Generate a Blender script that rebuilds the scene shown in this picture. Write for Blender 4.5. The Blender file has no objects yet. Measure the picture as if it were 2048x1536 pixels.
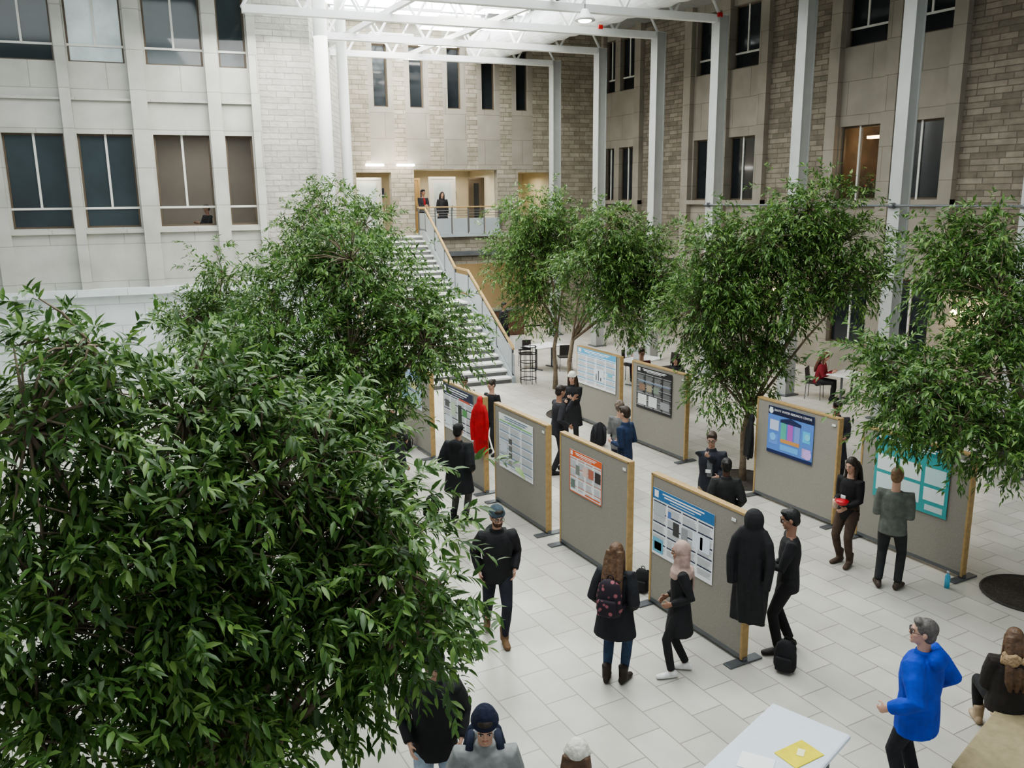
import bpy, bmesh, math, random
import numpy as np
from mathutils import Vector, Matrix
random.seed(7); rng=np.random.default_rng(7)
COL=bpy.context.scene.collection
SK=-math.radians(7)
# ------------------------------------------------------------ materials
MATS={}
def newmat(name):
    m=bpy.data.materials.new(name); m.use_nodes=True
    nt=m.node_tree; b=nt.nodes["Principled BSDF"]
    return m,nt,b
def noisy(name,col,rough=.6,var=.15,scale=8,bump=.0,metal=0,spec=.5,coat=0):
    if name in MATS: return MATS[name]
    m,nt,b=newmat(name); N=nt.nodes; L=nt.links
    tc=N.new("ShaderNodeTexCoord"); n=N.new("ShaderNodeTexNoise"); n.inputs["Scale"].default_value=scale; n.inputs["Detail"].default_value=5
    L.new(tc.outputs["Object"],n.inputs["Vector"])
    r=N.new("ShaderNodeValToRGB"); r.color_ramp.elements[0].position=.3; r.color_ramp.elements[1].position=.7
    c=np.array(col)
    r.color_ramp.elements[0].color=(*np.clip(c*(1-var),0,1),1); r.color_ramp.elements[1].color=(*np.clip(c*(1+var),0,1),1)
    L.new(n.outputs["Fac"],r.inputs["Fac"]); L.new(r.outputs["Color"],b.inputs["Base Color"])
    b.inputs["Roughness"].default_value=rough; b.inputs["Metallic"].default_value=metal
    b.inputs["Specular IOR Level"].default_value=spec
    if bump>0:
        bp=N.new("ShaderNodeBump"); bp.inputs["Strength"].default_value=bump; bp.inputs["Distance"].default_value=.02
        L.new(n.outputs["Fac"],bp.inputs["Height"]); L.new(bp.outputs["Normal"],b.inputs["Normal"])
    MATS[name]=m; return m
def emis(name,col,st):
    if name in MATS: return MATS[name]
    m,nt,b=newmat(name); b.inputs["Base Color"].default_value=(*col,1)
    b.inputs["Emission Color"].default_value=(*col,1); b.inputs["Emission Strength"].default_value=st
    MATS[name]=m; return m
def brick(name,c1,c2,mort,w,h,ms=.012,bump=.5,rough=.8,var=.25,nscale=1.3,off=.5,plane=True,squash=1.0,fine=0):
    m,nt,b=newmat(name); N=nt.nodes; L=nt.links
    tc=N.new("ShaderNodeTexCoord"); sp=N.new("ShaderNodeSeparateXYZ"); L.new(tc.outputs["Object"],sp.inputs[0])
    cb=N.new("ShaderNodeCombineXYZ")
    if plane:
        ad=N.new("ShaderNodeMath"); ad.operation='ADD'; L.new(sp.outputs[0],ad.inputs[0]); L.new(sp.outputs[1],ad.inputs[1])
        L.new(ad.outputs[0],cb.inputs[0]); L.new(sp.outputs[2],cb.inputs[1])
    else:
        L.new(sp.outputs[1],cb.inputs[0]); L.new(sp.outputs[0],cb.inputs[1])
    br=N.new("ShaderNodeTexBrick"); L.new(cb.outputs[0],br.inputs["Vector"])
    br.inputs["Scale"].default_value=1; br.inputs["Brick Width"].default_value=w; br.inputs["Row Height"].default_value=h
    br.inputs["Mortar Size"].default_value=ms; br.inputs["Color1"].default_value=(*c1,1); br.inputs["Color2"].default_value=(*c2,1)
    br.inputs["Mortar"].default_value=(*mort,1); br.offset=off; br.squash=squash; br.squash_frequency=3; br.inputs["Mortar Smooth"].default_value=.2
    n=N.new("ShaderNodeTexNoise"); n.inputs["Scale"].default_value=nscale; n.inputs["Detail"].default_value=8; L.new(cb.outputs[0],n.inputs["Vector"])
    mr=N.new("ShaderNodeMapRange"); mr.inputs[1].default_value=.3; mr.inputs[2].default_value=.7; mr.inputs[3].default_value=1-var; mr.inputs[4].default_value=1+var
    L.new(n.outputs["Fac"],mr.inputs[0])
    mx=N.new("ShaderNodeMix"); mx.data_type='RGBA'; mx.blend_type='MULTIPLY'; mx.inputs[0].default_value=1
    L.new(br.outputs["Color"],mx.inputs[6]); L.new(mr.outputs[0],mx.inputs[7]); L.new(mx.outputs[2],b.inputs["Base Color"])
    n2=N.new("ShaderNodeTexNoise"); n2.inputs["Scale"].default_value=9; n2.inputs["Detail"].default_value=6; L.new(cb.outputs[0],n2.inputs["Vector"])
    mm=N.new("ShaderNodeMath"); mm.operation='MULTIPLY_ADD'; mm.inputs[1].default_value=-1.2; L.new(br.outputs["Fac"],mm.inputs[0]); L.new(n2.outputs["Fac"],mm.inputs[2])
    bp=N.new("ShaderNodeBump"); bp.inputs["Strength"].default_value=bump; bp.inputs["Distance"].default_value=.03
    L.new(mm.outputs[0],bp.inputs["Height"]); L.new(bp.outputs["Normal"],b.inputs["Normal"])
    b.inputs["Roughness"].default_value=rough
    return m
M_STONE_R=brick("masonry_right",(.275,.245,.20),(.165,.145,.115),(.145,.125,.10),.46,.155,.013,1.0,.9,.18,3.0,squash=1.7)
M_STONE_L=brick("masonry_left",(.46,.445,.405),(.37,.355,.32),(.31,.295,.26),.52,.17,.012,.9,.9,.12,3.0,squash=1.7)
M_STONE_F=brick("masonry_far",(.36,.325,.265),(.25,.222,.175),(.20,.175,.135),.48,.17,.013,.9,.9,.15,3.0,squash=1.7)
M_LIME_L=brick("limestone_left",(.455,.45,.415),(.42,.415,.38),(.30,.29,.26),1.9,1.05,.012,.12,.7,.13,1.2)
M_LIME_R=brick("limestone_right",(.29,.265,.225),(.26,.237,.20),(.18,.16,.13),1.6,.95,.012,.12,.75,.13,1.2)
M_BASE=brick("pale_base_blocks",(.64,.69,.69),(.59,.635,.64),(.45,.48,.48),1.3,.62,.014,.12,.6,.08,1.5)
M_FLOOR=brick("floor_tiles",(.575,.55,.50),(.47,.45,.405),(.29,.27,.235),.62,.42,.008,.08,.34,.17,.9,plane=False)
M_WHITE=noisy("white_paint",(.72,.73,.72),.45,.04,3)
M_STEEL=noisy("painted_steel",(.37,.38,.37),.45,.06,3)
M_CEIL=noisy("ceiling_white",(.36,.37,.37),.8,.05,2)
M_SKY=emis("skylight_glow",(.95,1,.99),9)
M_LAMP=emis("lamp_glow",(1,.97,.9),18)
M_WARM=emis("warm_glow",(1,.72,.38),12)
M_CREAM=noisy("cream_plaster",(.64,.585,.46),.8,.05,2)
M_GLASS=noisy("dark_glass",(.018,.022,.026),.07,.3,.8)
M_GLASSB=noisy("blue_dark_glass",(.03,.042,.047),.09,.3,.7)
M_GLASSW=noisy("bright_glass",(.55,.62,.64),.15,.2,1.5)
M_FRAME=noisy("white_window_frame",(.62,.62,.58),.5,.04,4)
M_FRAMED=noisy("bronze_window_frame",(.10,.075,.05),.5,.1,4)
M_WOOD=noisy("birch_ply_edge",(.40,.27,.12),.5,.15,14)
M_FABRIC=noisy("taupe_fabric_panel",(.285,.265,.232),.95,.06,60,.2)
M_METAL=noisy("dark_grey_metal",(.16,.17,.18),.45,.1,5,metal=.6)
M_RAILG=noisy("grey_guard_panel",(.34,.37,.39),.4,.05,3)
M_TREAD=noisy("pale_terrazzo_tread",(.70,.70,.67),.5,.08,30)
M_RISER=noisy("dark_riser",(.13,.13,.13),.7,.1,5)
M_BLACK=noisy("black_cloth",(.012,.012,.015),.85,.3,20,.3)
M_BARK=noisy("tree_bark",(.20,.155,.11),.9,.3,12,.6)
def window_glass():
    m,nt,b=newmat("clear_glass"); b.inputs["Base Color"].default_value=(.05,.055,.055,1); b.inputs["Roughness"].default_value=.05; b.inputs["Alpha"].default_value=.15
    return m
M_CLEAR=window_glass()
def leafmat(name,c1,c2,c3):
    m,nt,b=newmat(name); N=nt.nodes; L=nt.links
    g=N.new("ShaderNodeNewGeometry"); r=N.new("ShaderNodeValToRGB")
    r.color_ramp.elements[0].color=(*c1,1); r.color_ramp.elements[1].color=(*c3,1); e=r.color_ramp.elements.new(.6); e.color=(*c2,1)
    L.new(g.outputs["Random Per Island"],r.inputs["Fac"])
    L.new(r.outputs["Color"],b.inputs["Base Color"]); b.inputs["Roughness"].default_value=.38
    t=N.new("ShaderNodeBsdfTranslucent"); L.new(r.outputs["Color"],t.inputs["Color"])
    mx=N.new("ShaderNodeMixShader"); mx.inputs[0].default_value=.28
    out=N["Material Output"]; L.new(b.outputs[0],mx.inputs[1]); L.new(t.outputs[0],mx.inputs[2]); L.new(mx.outputs[0],out.inputs[0])
    return m
M_LEAF=leafmat("green_leaves",(.045,.10,.028),(.10,.20,.05),(.23,.36,.10))
# ------------------------------------------------------------ geometry helpers
class G:
    def __init__(s): s.v=[]; s.f=[]; s.m=[]
    def add(s,v,f,mi=0):
        o=len(s.v); s.v+= [tuple(p) for p in v]; s.f+=[tuple(i+o for i in q) for q in f]; s.m+=[mi]*len(f)
    def box(s,a,b,mi=0):
        x0,y0,z0=[min(a[i],b[i]) for i in range(3)]; x1,y1,z1=[max(a[i],b[i]) for i in range(3)]
        s.add([(x0,y0,z0),(x1,y0,z0),(x1,y1,z0),(x0,y1,z0),(x0,y0,z1),(x1,y0,z1),(x1,y1,z1),(x0,y1,z1)],
              [(0,3,2,1),(4,5,6,7),(0,1,5,4),(1,2,6,5),(2,3,7,6),(3,0,4,7)],mi)
    def rbox(s,c,sz,bev=.02,R=None,mi=0,seg=2):
        bm=bmesh.new(); bmesh.ops.create_cube(bm,size=1)
        for v in bm.verts: v.co=Vector((v.co.x*sz[0],v.co.y*sz[1],v.co.z*sz[2]))
        bmesh.ops.bevel(bm,geom=bm.edges[:],offset=bev,segments=seg,profile=.5,affect='EDGES')
        bm.verts.index_update(); R=R or Matrix.Identity(3); c=Vector(c)
        s.add([c+R@v.co for v in bm.verts],[[v.index for v in f.verts] for f in bm.faces],mi); bm.free()
    def tube(s,pts,rad,side=None,n=10,mi=0,cap=.6):
        P=[Vector(p) for p in pts]; k=len(P)
        rad=[(r,r) if not isinstance(r,(tuple,list)) else r for r in rad]
        T=[]
        for i in range(k):
            t=(P[min(i+1,k-1)]-P[max(i-1,0)]); t.normalize(); T.append(t)
        A=Vector(side) if side is not None else (Vector((0,0,1)) if abs(T[0].z)<.9 else Vector((1,0,0)))
        V=[];F=[]
        for i in range(k):
            a=A-T[i]*A.dot(T[i])
            if a.length<1e-4: a=Vector((0,1,0))-T[i]*T[i].y
            a.normalize(); b=T[i].cross(a)
            if side is None: A=a
            for j in range(n):
                th=2*math.pi*j/n; V.append(P[i]+a*math.cos(th)*rad[i][0]+b*math.sin(th)*rad[i][1])
        for i in range(k-1):
            for j in range(n):
                F.append((i*n+j,i*n+(j+1)%n,(i+1)*n+(j+1)%n,(i+1)*n+j))
        V.append(P[0]-T[0]*min(rad[0])*cap); V.append(P[-1]+T[-1]*min(rad[-1])*cap)
        for j in range(n):
            F.append(((j+1)%n,j,k*n)); F.append(((k-1)*n+j,(k-1)*n+(j+1)%n,k*n+1))
        s.add(V,F,mi)
    def cyl(s,a,b,r,n=12,mi=0): s.tube([a,b],[r,r],n=n,mi=mi,cap=0.0)
    def ell(s,c,r,R=None,n=12,m=8,mi=0):
        c=Vector(c); R=R or Matrix.Identity(3); V=[c+R@Vector((0,0,r[2]))]
        for i in range(1,m):
            ph=math.pi*i/m
            for j in range(n):
                th=2*math.pi*j/n; V.append(c+R@Vector((r[0]*math.sin(ph)*math.cos(th),r[1]*math.sin(ph)*math.sin(th),r[2]*math.cos(ph))))
        V.append(c-R@Vector((0,0,r[2]))); F=[]
        for j in range(n): F.append((0,1+j,1+(j+1)%n)); F.append((1+(m-2)*n+(j+1)%n,1+(m-2)*n+j,len(V)-1))
        for i in range(m-2):
            for j in range(n): a=1+i*n+j; b=1+i*n+(j+1)%n; F.append((a,a+n,b+n,b))
        s.add(V,F,mi)
    def torus(s,c,R0,r,n=16,m=6,M=None,mi=0):
        c=Vector(c); M=M or Matrix.Identity(3); V=[];F=[]
        for i in range(n):
            a=2*math.pi*i/n
            for j in range(m):
                b=2*math.pi*j/m; V.append(c+M@Vector(((R0+r*math.cos(b))*math.cos(a),(R0+r*math.cos(b))*math.sin(a),r*math.sin(b))))
        for i in range(n):
            for j in range(m): F.append((i*m+j,((i+1)%n)*m+j,((i+1)%n)*m+(j+1)%m,i*m+(j+1)%m))
        s.add(V,F,mi)
def mk(name,g,mats,parent=None,loc=(0,0,0),rot=0,smooth=False):
    me=bpy.data.meshes.new(name); me.from_pydata(g.v,[],g.f); 
    if not isinstance(mats,(list,tuple)): mats=[mats]
    for m in mats: me.materials.append(m)
    if len(mats)>1: me.polygons.foreach_set("material_index",g.m)
    if smooth: me.polygons.foreach_set("use_smooth",[True]*len(g.f))
    me.update(); ob=bpy.data.objects.new(name,me); COL.objects.link(ob)
    ob.location=loc; ob.rotation_euler=(0,0,rot)
    if parent: ob.parent=parent
    return ob
def tag(ob,label,cat,group=None):
    ob["label"]=label; ob["category"]=cat
    if group: ob["group"]=group
    return ob
def thing(name,label,cat,loc=(0,0,0),rot=0,group=None):
    e=bpy.data.objects.new(name,None); e.empty_display_size=.2; COL.objects.link(e); e.location=loc; e.rotation_euler=(0,0,rot)
    return tag(e,label,cat,group)
def struct(ob): ob["kind"]="structure"; return ob
def skw(x,y,z=0): c,s=math.cos(-SK),math.sin(-SK); return Vector((c*x+s*y,-s*x+c*y,z))
REM=[]
def remesh(ob,vox,it=2):
    m=ob.modifiers.new("r",'REMESH'); m.mode='VOXEL'; m.voxel_size=vox; m.use_smooth_shade=True
    if it: s=ob.modifiers.new("s",'SMOOTH'); s.iterations=it; s.factor=.5
    REM.append(ob)
# ------------------------------------------------------------ room shell
def wall(name,axis,const,dirn,u0,u1,z0,z1,holes,zone,mats,depth=.3,rot=0,rmi=0):
    g=G()
    P=(lambda u,z,d:(u,const+d*dirn,z)) if axis=='x' else (lambda u,z,d:(const+d*dirn,u,z))
    us=sorted(set([u0,u1]+[h[0] for h in holes]+[h[1] for h in holes]+zone[0])); zs=sorted(set([z0,z1]+[h[2] for h in holes]+[h[3] for h in holes]+zone[1]))
    us=[u for u in us if u0<=u<=u1]; zs=[z for z in zs if z0<=z<=z1]
    for i in range(len(us)-1):
        for j in range(len(zs)-1):
            uc=(us[i]+us[i+1])/2; zc=(zs[j]+zs[j+1])/2
            if any(h[0]<uc<h[1] and h[2]<zc<h[3] for h in holes): continue
            g.add([P(us[i],zs[j],0),P(us[i+1],zs[j],0),P(us[i+1],zs[j+1],0),P(us[i],zs[j+1],0)],[(0,1,2,3)],zone[2](uc,zc))
    for h in holes:
        a,b,c,d=h[:4]
        for q in ([(a,c),(a,d)],[(b,c),(b,d)],[(a,c),(b,c)],[(a,d),(b,d)]):
            g.add([P(*q[0],0),P(*q[1],0),P(*q[1],depth),P(*q[0],depth)],[(0,1,2,3)],rmi)
    return struct(mk(name,g,mats,rot=rot))
WN=[0]
def window(axis,const,u0,u1,z0,z1,mull=(),tran=(),glass=None,rot=0,fr=None,fw=.06,sub=None):
    WN[0]+=1; g=G(); glass=glass or M_GLASS
    def bx(a,b,c,d,t,mi):
        if axis=='x': g.box((a,const-t,c),(b,const+t,d),mi)
        else: g.box((const-t,a,c),(const+t,b,d),mi)
    bx(u0+.01,u1-.01,z0+.01,z1-.01,.01,0)
    for a,b,c,d in ((u0,u0+.05,z0,z1),(u1-.05,u1,z0,z1),(u0+.05,u1-.05,z0,z0+.05),(u0+.05,u1-.05,z1-.05,z1)): bx(a,b,c,d,.04,2)
    zt=tran[0] if tran else z0
    for m in mull: bx(m-fw/2,m+fw/2,zt,z1,.045,1)
    for t in tran: bx(u0,u1,t-.03,t+.03,.047,1)
    return struct(mk("window_%d"%WN[0],g,[glass,fr or M_FRAME,M_FRAMED],rot=rot))
TN=[0]
def trim(a,b,mat,rot=0):
    TN[0]+=1; g=G(); g.box(a,b); return struct(mk("trim_%d"%TN[0],g,mat,rot=rot))
g=G(); g.add([(-12,-4,0),(26,-4,0),(26,40,0),(-12,40,0)],[(0,1,2,3)]); struct(mk("floor",g,M_FLOOR))
g=G(); g.box((-12,-4,11.8),(26,40,12.0)); struct(mk("ceiling",g,M_CEIL))
for k,(a,b) in enumerate(((20.5,22.5),(23.2,25.2),(25.9,27.9),(28.6,30.4),(31.,32.6))):
    TN[0]+=1; g=G(); g.box((3.5,a,11.72),(11.0,b,11.78)); struct(mk("trim_%d"%TN[0],g,M_SKY,rot=SK))  # glowing panels added for the skylight's brightness, numbered along with the trim
# right wall : plane X=21
bays=[(7.6,11.8),(14.5,18.8),(21.3,25.4),(28.0,30.9)]
wr=[(14.95,16.4),(17.0,18.4),(21.8,23.15),(23.6,24.95),(28.5,29.6),(29.95,30.6),(8.0,9.4),(10.0,11.4)]
holes=[(a,b,5.2,7.3) for a,b in wr]+[(a,b,9.5,11.5) for a,b in wr]+[(a,b,.9,3.0) for a,b in wr]
zr=([x for b in bays for x in b],[3.2],lambda u,z:(0 if any(a<u<b for a,b in bays) or z<3.2 else 1))
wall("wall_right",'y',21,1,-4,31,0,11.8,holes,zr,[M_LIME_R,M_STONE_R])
for i,(a,b) in enumerate(wr):
    warm=(i==1)
    window('y',21.2,a,b,5.2,7.3,[(a+b)/2+.1],[],M_CLEAR if warm else M_GLASS)
    window('y',21.2,a,b,9.5,11.5,[(a+b)/2+.1],[10.0])
    window('y',21.2,a,b,.9,3.0,[(a+b)/2],[])
for a,b in bays[1:]:
    trim((20.8,a,3.3),(21,a+.38,11.8),M_LIME_R); trim((20.8,b-.38,3.3),(21,min(b,30.8),11.8),M_LIME_R)
    m=(a+b)/2
    if b<30: trim((20.85,m-.2,3.3),(21,m+.2,11.8),M_LIME_R)
    trim((20.78,a,5.05),(21,min(b,30.8),5.2),M_LIME_R)
trim((20.8,-4,3.05),(21,30.6,3.25),M_LIME_R)
g=G(); x0,x1,y0,y1,z0,z1=21.3,23.5,16.6,18.8,4.6,7.6
g.add([(x0,y0,z0),(x1,y0,z0),(x1,y1,z0),(x0,y1,z0),(x0,y0,z1),(x1,y0,z1),(x1,y1,z1),(x0,y1,z1)],[(0,1,2,3),(4,7,6,5),(0,4,5,1),(1,5,6,2),(2,6,7,3)])
struct(mk("wall_office_recess",g,noisy("office_brown",(.13,.095,.06),.8,.4,2)))
g=G(); g.box((22.3,17.2,7.0),(22.5,18.5,7.08)); tag(mk("ceiling_lamp",g,M_WARM),"warm glowing strip lamp inside the office window","lamp")
# left wall
wl=[(-6.2,-4.55),(-4.1,-2.6),(-2.27,-.86),(-.32,1.19),(1.62,2.38)]
holes=[(a,b,4.66,7.22) for a,b in wl]+[(a,b,9.1,11.6) for a,b in wl]
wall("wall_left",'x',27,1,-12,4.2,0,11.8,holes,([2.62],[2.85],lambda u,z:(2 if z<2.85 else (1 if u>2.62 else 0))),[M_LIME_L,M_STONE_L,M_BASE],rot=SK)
for i,(a,b) in enumerate(wl):
    lit=i>=3
    window('x',27.2,a,b,4.66,7.22,[(a+b)/2] if i<4 else [],[5.2],M_CLEAR if lit else M_GLASSB,rot=SK)
    window('x',27.2,a,b,9.1,11.6,[(a+b)/2] if i<4 else [],[9.55],M_GLASSB if i!=2 else M_GLASSW,rot=SK)
for a,b in ((-6.5,-6.22),(-4.5,-4.15),(-2.56,-2.30),(-.80,-.38),(1.22,1.58),(2.42,2.66)):
    trim((a,26.82,2.95),(b,27,11.8),M_LIME_L,SK)
trim((-12,26.75,2.75),(4.2,27,2.95),M_BASE,SK); trim((-12,26.9,8.1),(2.62,27,8.16),M_LIME_L,SK); trim((-12,26.9,4.5),(2.62,27,4.62),M_LIME_L,SK)
g=G(); x0,x1,y0,y1,z0,z1=-.7,2.9,27.3,31.,3.95,7.6
g.add([(x0,y0,z0),(x1,y0,z0),(x1,y1,z0),(x0,y1,z0),(x0,y0,z1),(x1,y0,z1),(x1,y1,z1),(x0,y1,z1)],[(0,1,2,3),(4,7,6,5),(0,4,7,3),(1,2,6,5),(3,7,6,2)])
struct(mk("wall_study_recess",g,noisy("study_walls",(.40,.37,.33),.8,.1,1),rot=SK))
for px,py in ((.1,28.6),(1.0,29.6),(1.9,28.6)):
    g=G(); g.tube([(px,py,7.56),(px,py,7.52)],[.1,.1],cap=0); tag(mk("ceiling_spotlight",g,M_LAMP,rot=SK),"small round recessed ceiling light in the study room","lamp","study room lights")
# angled wall
a=Vector((4.2,27,0)); b=Vector((6.3,33,0)); L=(b-a).length
g=G(); g.add([(0,0,0),(L,0,0),(L,0,11.8),(0,0,11.8)],[(0,1,2,3)])
o=struct(mk("wall_angled",g,M_STONE_L)); p=skw(4.2,27); o.location=p; o.rotation_euler=(0,0,math.atan2((b-a).y,(b-a).x)+SK)
# far wall
ops=[(6.6,7.95,3.95,6.35),(8.85,12.3,3.95,6.45),(13.2,14.7,3.95,6.35),(9.2,14.6,0,2.75)]
wf=[(7.4,7.95),(8.8,9.35),(10.3,10.85),(11.7,12.25),(13.15,13.65)]
pil=[(7.2,8.15),(8.6,9.55),(10.1,11.05),(11.5,12.45),(12.95,13.85)]
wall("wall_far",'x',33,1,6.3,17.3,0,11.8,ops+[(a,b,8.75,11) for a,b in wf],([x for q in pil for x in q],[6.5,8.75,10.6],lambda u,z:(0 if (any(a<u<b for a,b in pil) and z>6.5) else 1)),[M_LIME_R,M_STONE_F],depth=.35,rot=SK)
for a,b in wf: window('x',33.2,a,b,8.75,11,[],[],M_GLASS,rot=SK)
def recess(name,x0,x1,y0,y1,z0,z1,mat):
    g=G(); g.add([(x0,y0,z0),(x1,y0,z0),(x1,y1,z0),(x0,y1,z0),(x0,y0,z1),(x1,y0,z1),(x1,y1,z1),(x0,y1,z1)],[(0,1,2,3),(4,7,6,5),(0,4,7,3),(1,2,6,5),(3,7,6,2)])
    struct(mk(name,g,mat,rot=SK))
recess("wall_balcony_recess",6.5,12.3,33.3,36.5,3.93,6.5,M_CREAM); recess("wall_side_recess",13.1,14.8,33.3,36.5,3.93,6.4,M_CREAM)
recess("wall_lobby_recess",9.1,14.7,33.3,38,-.005,2.8,M_CREAM)
DN=[0]
def door(x0,x1,y,z0,z1,gm,fm):
    DN[0]+=1; g=G(); g.box((x0,y,z0),(x1,y+.05,z1),1); g.box((x0+.14,y-.01,z0+.2),(x1-.14,y+.02,z1-.14),0)
    g.box((x0-.08,y-.02,z0),(x0,y+.08,z1+.08),1); g.box((x1,y-.02,z0),(x1+.08,y+.08,z1+.08),1); g.box((x0-.08,y-.025,z1),(x1+.08,y+.085,z1+.09),1)
    g.rbox((x1-.09,y-.04,z0+1.0),(.03,.05,.22),.008,mi=2)
    struct(mk("door_%d"%DN[0],g,[gm,fm,M_METAL],rot=SK))
door(6.75,7.75,34.2,3.95,6.1,M_GLASSW,M_FRAME); door(8.95,9.6,35.2,3.95,6.1,noisy("brown_door",(.2,.13,.07)),M_WOOD)
door(10.15,11.15,35.2,3.95,6.15,M_GLASSW,M_FRAME); door(11.7,12.2,34.6,3.95,6.1,M_GLASS,M_FRAMED)
for q in ((9.75,35.9,5.2,.35,.5,(.03,.05,.12)),(11.4,35.9,5.3,.25,.35,(.15,.15,.15)),(8.15,35.9,5.4,.3,.4,(.1,.12,.2))):
    g=G(); g.box((q[0],36.44,q[2]),(q[0]+q[3],36.48,q[2]+q[4])); tag(mk("notice_board",g,noisy("notice%g"%q[0],q[5],.5,.3,20),rot=SK),"small framed notice on the cream corridor wall","notice")
trim((8.9,32.75,3.1),(12.6,33,3.28),M_METAL,SK); trim((8.9,32.8,3.85),(12.45,33.3,3.97),M_RAILG,SK)
rail=thing("balcony_railing","grey steel balcony railing with wooden top rail and solid lower panels","railing",skw(0,0),SK)
for i in range(6):
    x=8.95+i*.68; g=G(); g.box((x-.02,32.86,3.97),(x+.02,32.9,5.0)); mk("post",g,M_METAL,rail)
for i in range(5):
    g=G(); x=8.98+i*.68; g.box((x+.02,32.87,3.98),(x+.62,32.89,4.58)); mk("panel",g,M_RAILG,rail)
for z in (4.68,4.78,4.88): g=G(); g.cyl((8.95,32.88,z),(12.35,32.88,z),.012,8); mk("cross_bar",g,M_METAL,rail)
g=G(); g.rbox((10.65,32.88,5.02),(3.5,.09,.05),.015); mk("handrail",g,M_WOOD,rail)
# ------------------------------------------------------------ staircase
st=thing("staircase","wide staircase with pale treads, grey steel sides and wooden handrail","staircase",skw(0,0),SK)
z=0; y=23.0; R=3.95/24
gt=G(); gt.rbox((6.9,0,0),(4.1,.40,.06),.012); tm=None; gr=G(); gr.box((4.9,.02,-R),(8.9,.05,0)); rm=None
for i in range(24):
    z+=R
    if i==12: y=28.4
    last=(i==23)
    if tm is None:
        tm=mk("tread",gt,M_TREAD,st); t=tm; rm=mk("riser",gr,M_RISER,st); r=rm
    else:
        t=tm.copy(); COL.objects.link(t); t.parent=st; r=rm.copy(); COL.objects.link(r); r.parent=st
    if i==11 or last:
        g=G(); g.box((4.92,y-.0,z-.09),(8.93,(28.4 if i==11 else 33.0),z-.004)); mk("landing",g,M_TREAD,st)
    t.location=(0,y+.17,z-.03); r.location=(0,y-.02,z-.03)
    y+=.36
def sideband(x,zl,zh,name,mat,t=.04):
    P=[(22.9,0),(27.0,1.98),(28.4,1.98),(32.0,3.95),(32.8,3.95)]
    g=G()
    for i in range(len(P)-1):
        (a,za),(b,zb)=P[i],P[i+1]
        v=[(x-t,a,max(0,za+zl)),(x-t,b,zb+zl),(x-t,b,zb+zh),(x-t,a,za+zh),(x+t,a,max(0,za+zl)),(x+t,b,zb+zl),(x+t,b,zb+zh),(x+t,a,za+zh)]
        g.add(v,[(0,3,2,1),(4,5,6,7),(0,1,5,4),(2,3,7,6),(1,2,6,5),(0,4,7,3)])
    return mk(name,g,mat,st)
for x in (4.88,8.98):
    sideband(x,-.25,.18,"stringer",M_RAILG,.05); sideband(x,.26,.86,"guard_panel",M_RAILG,.015); sideband(x,1.0,1.06,"handrail",M_WOOD,.035)
    for yy,zz in ((23.0,.05),(24.3,.7),(25.6,1.32),(26.95,1.98),(28.4,1.98),(29.6,2.6),(30.8,3.3),(32.0,3.95)):
        g=G(); g.box((x-.025,yy-.025,zz),(x+.025,yy+.025,zz+1.02)); mk("post",g,M_METAL,st)
# ------------------------------------------------------------ columns, trusses, duct
cy_=[10.3,13.4,16.5,19.7,22.5,25.7,28.7]
for yy in cy_:
    c=thing("steel_column","tall white painted steel column with bolted base plate","column",(17.4,yy,0),0,"atrium steel columns")
    g=G(); g.box((-.17,-.16,.04),(-.14,.16,10.3)); g.box((.14,-.16,.04),(.17,.16,10.3)); g.box((-.139,-.13,.04),(.139,.13,10.3)); mk("shaft",g,M_STEEL,c)
    g=G(); g.rbox((0,0,.02),(.5,.5,.04),.008); mk("base_plate",g,M_METAL,c)
for x,y,r in ((4.45,26.5,.2),(5.5,28.9,.17)):
    g=G(); g.cyl((0,0,0),(0,0,11.8),r,20); o=tag(mk("round_column",g,noisy("column_paint",(.52,.53,.51),.5,.04,3),smooth=True),"smooth round white column beside the stone wall","column"); o.location=skw(x,y)
for k,yy in enumerate(cy_):
    t=thing("roof_truss","white steel roof truss with diagonal bracing","truss",(17.4,yy,0),SK,"atrium roof trusses")
    Lb=12.4 if yy>12 else 18
    g=G(); g.box((-Lb,-.1,10.12),(.2,.1,10.32)); mk("bottom_chord",g,M_WHITE,t)
    g=G(); g.box((-Lb,-.07,11.5),(.2,.07,11.64)); mk("top_chord",g,M_WHITE,t)
    n=8
    for i in range(n):
        xa=-Lb+i*Lb/n; xb=xa+Lb/n; xm=(xa+xb)/2
        g=G(); g.tube([(xa,0,10.25),(xm,0,11.55),(xb,0,10.25)],[.045]*3,n=8,side=(0,1,0)); mk("brace",g,M_WHITE,t)
for X in (9.0,12.2):
    g=G(); g.box((X-.06,10,10.35),(X+.06,31.5,10.5)); tag(mk("roof_purlin",g,M_WHITE),"long white steel purlin tying the roof trusses","beam","roof purlins")
g=G(); n=60; g.tube([(15.4,8+i*.39,10.95) for i in range(n)],[.55 if i%2 else .60 for i in range(n)],n=28,cap=0)
tag(mk("ventilation_duct",g,M_WHITE,smooth=False),"large round ribbed white ventilation duct under the roof","duct")
g=G(); g.cyl((17.19,3,5.1),(17.19,19.9,5.1),.028,10)
for yy in (10.3,13.4,16.5,19.7): g.tube([(17.225,yy,5.1),(17.10,yy,5.1)],[.07,.06],n=12)
tag(mk("tie_pipe",g,M_METAL),"thin dark horizontal pipe running between the steel columns","pipe")
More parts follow.
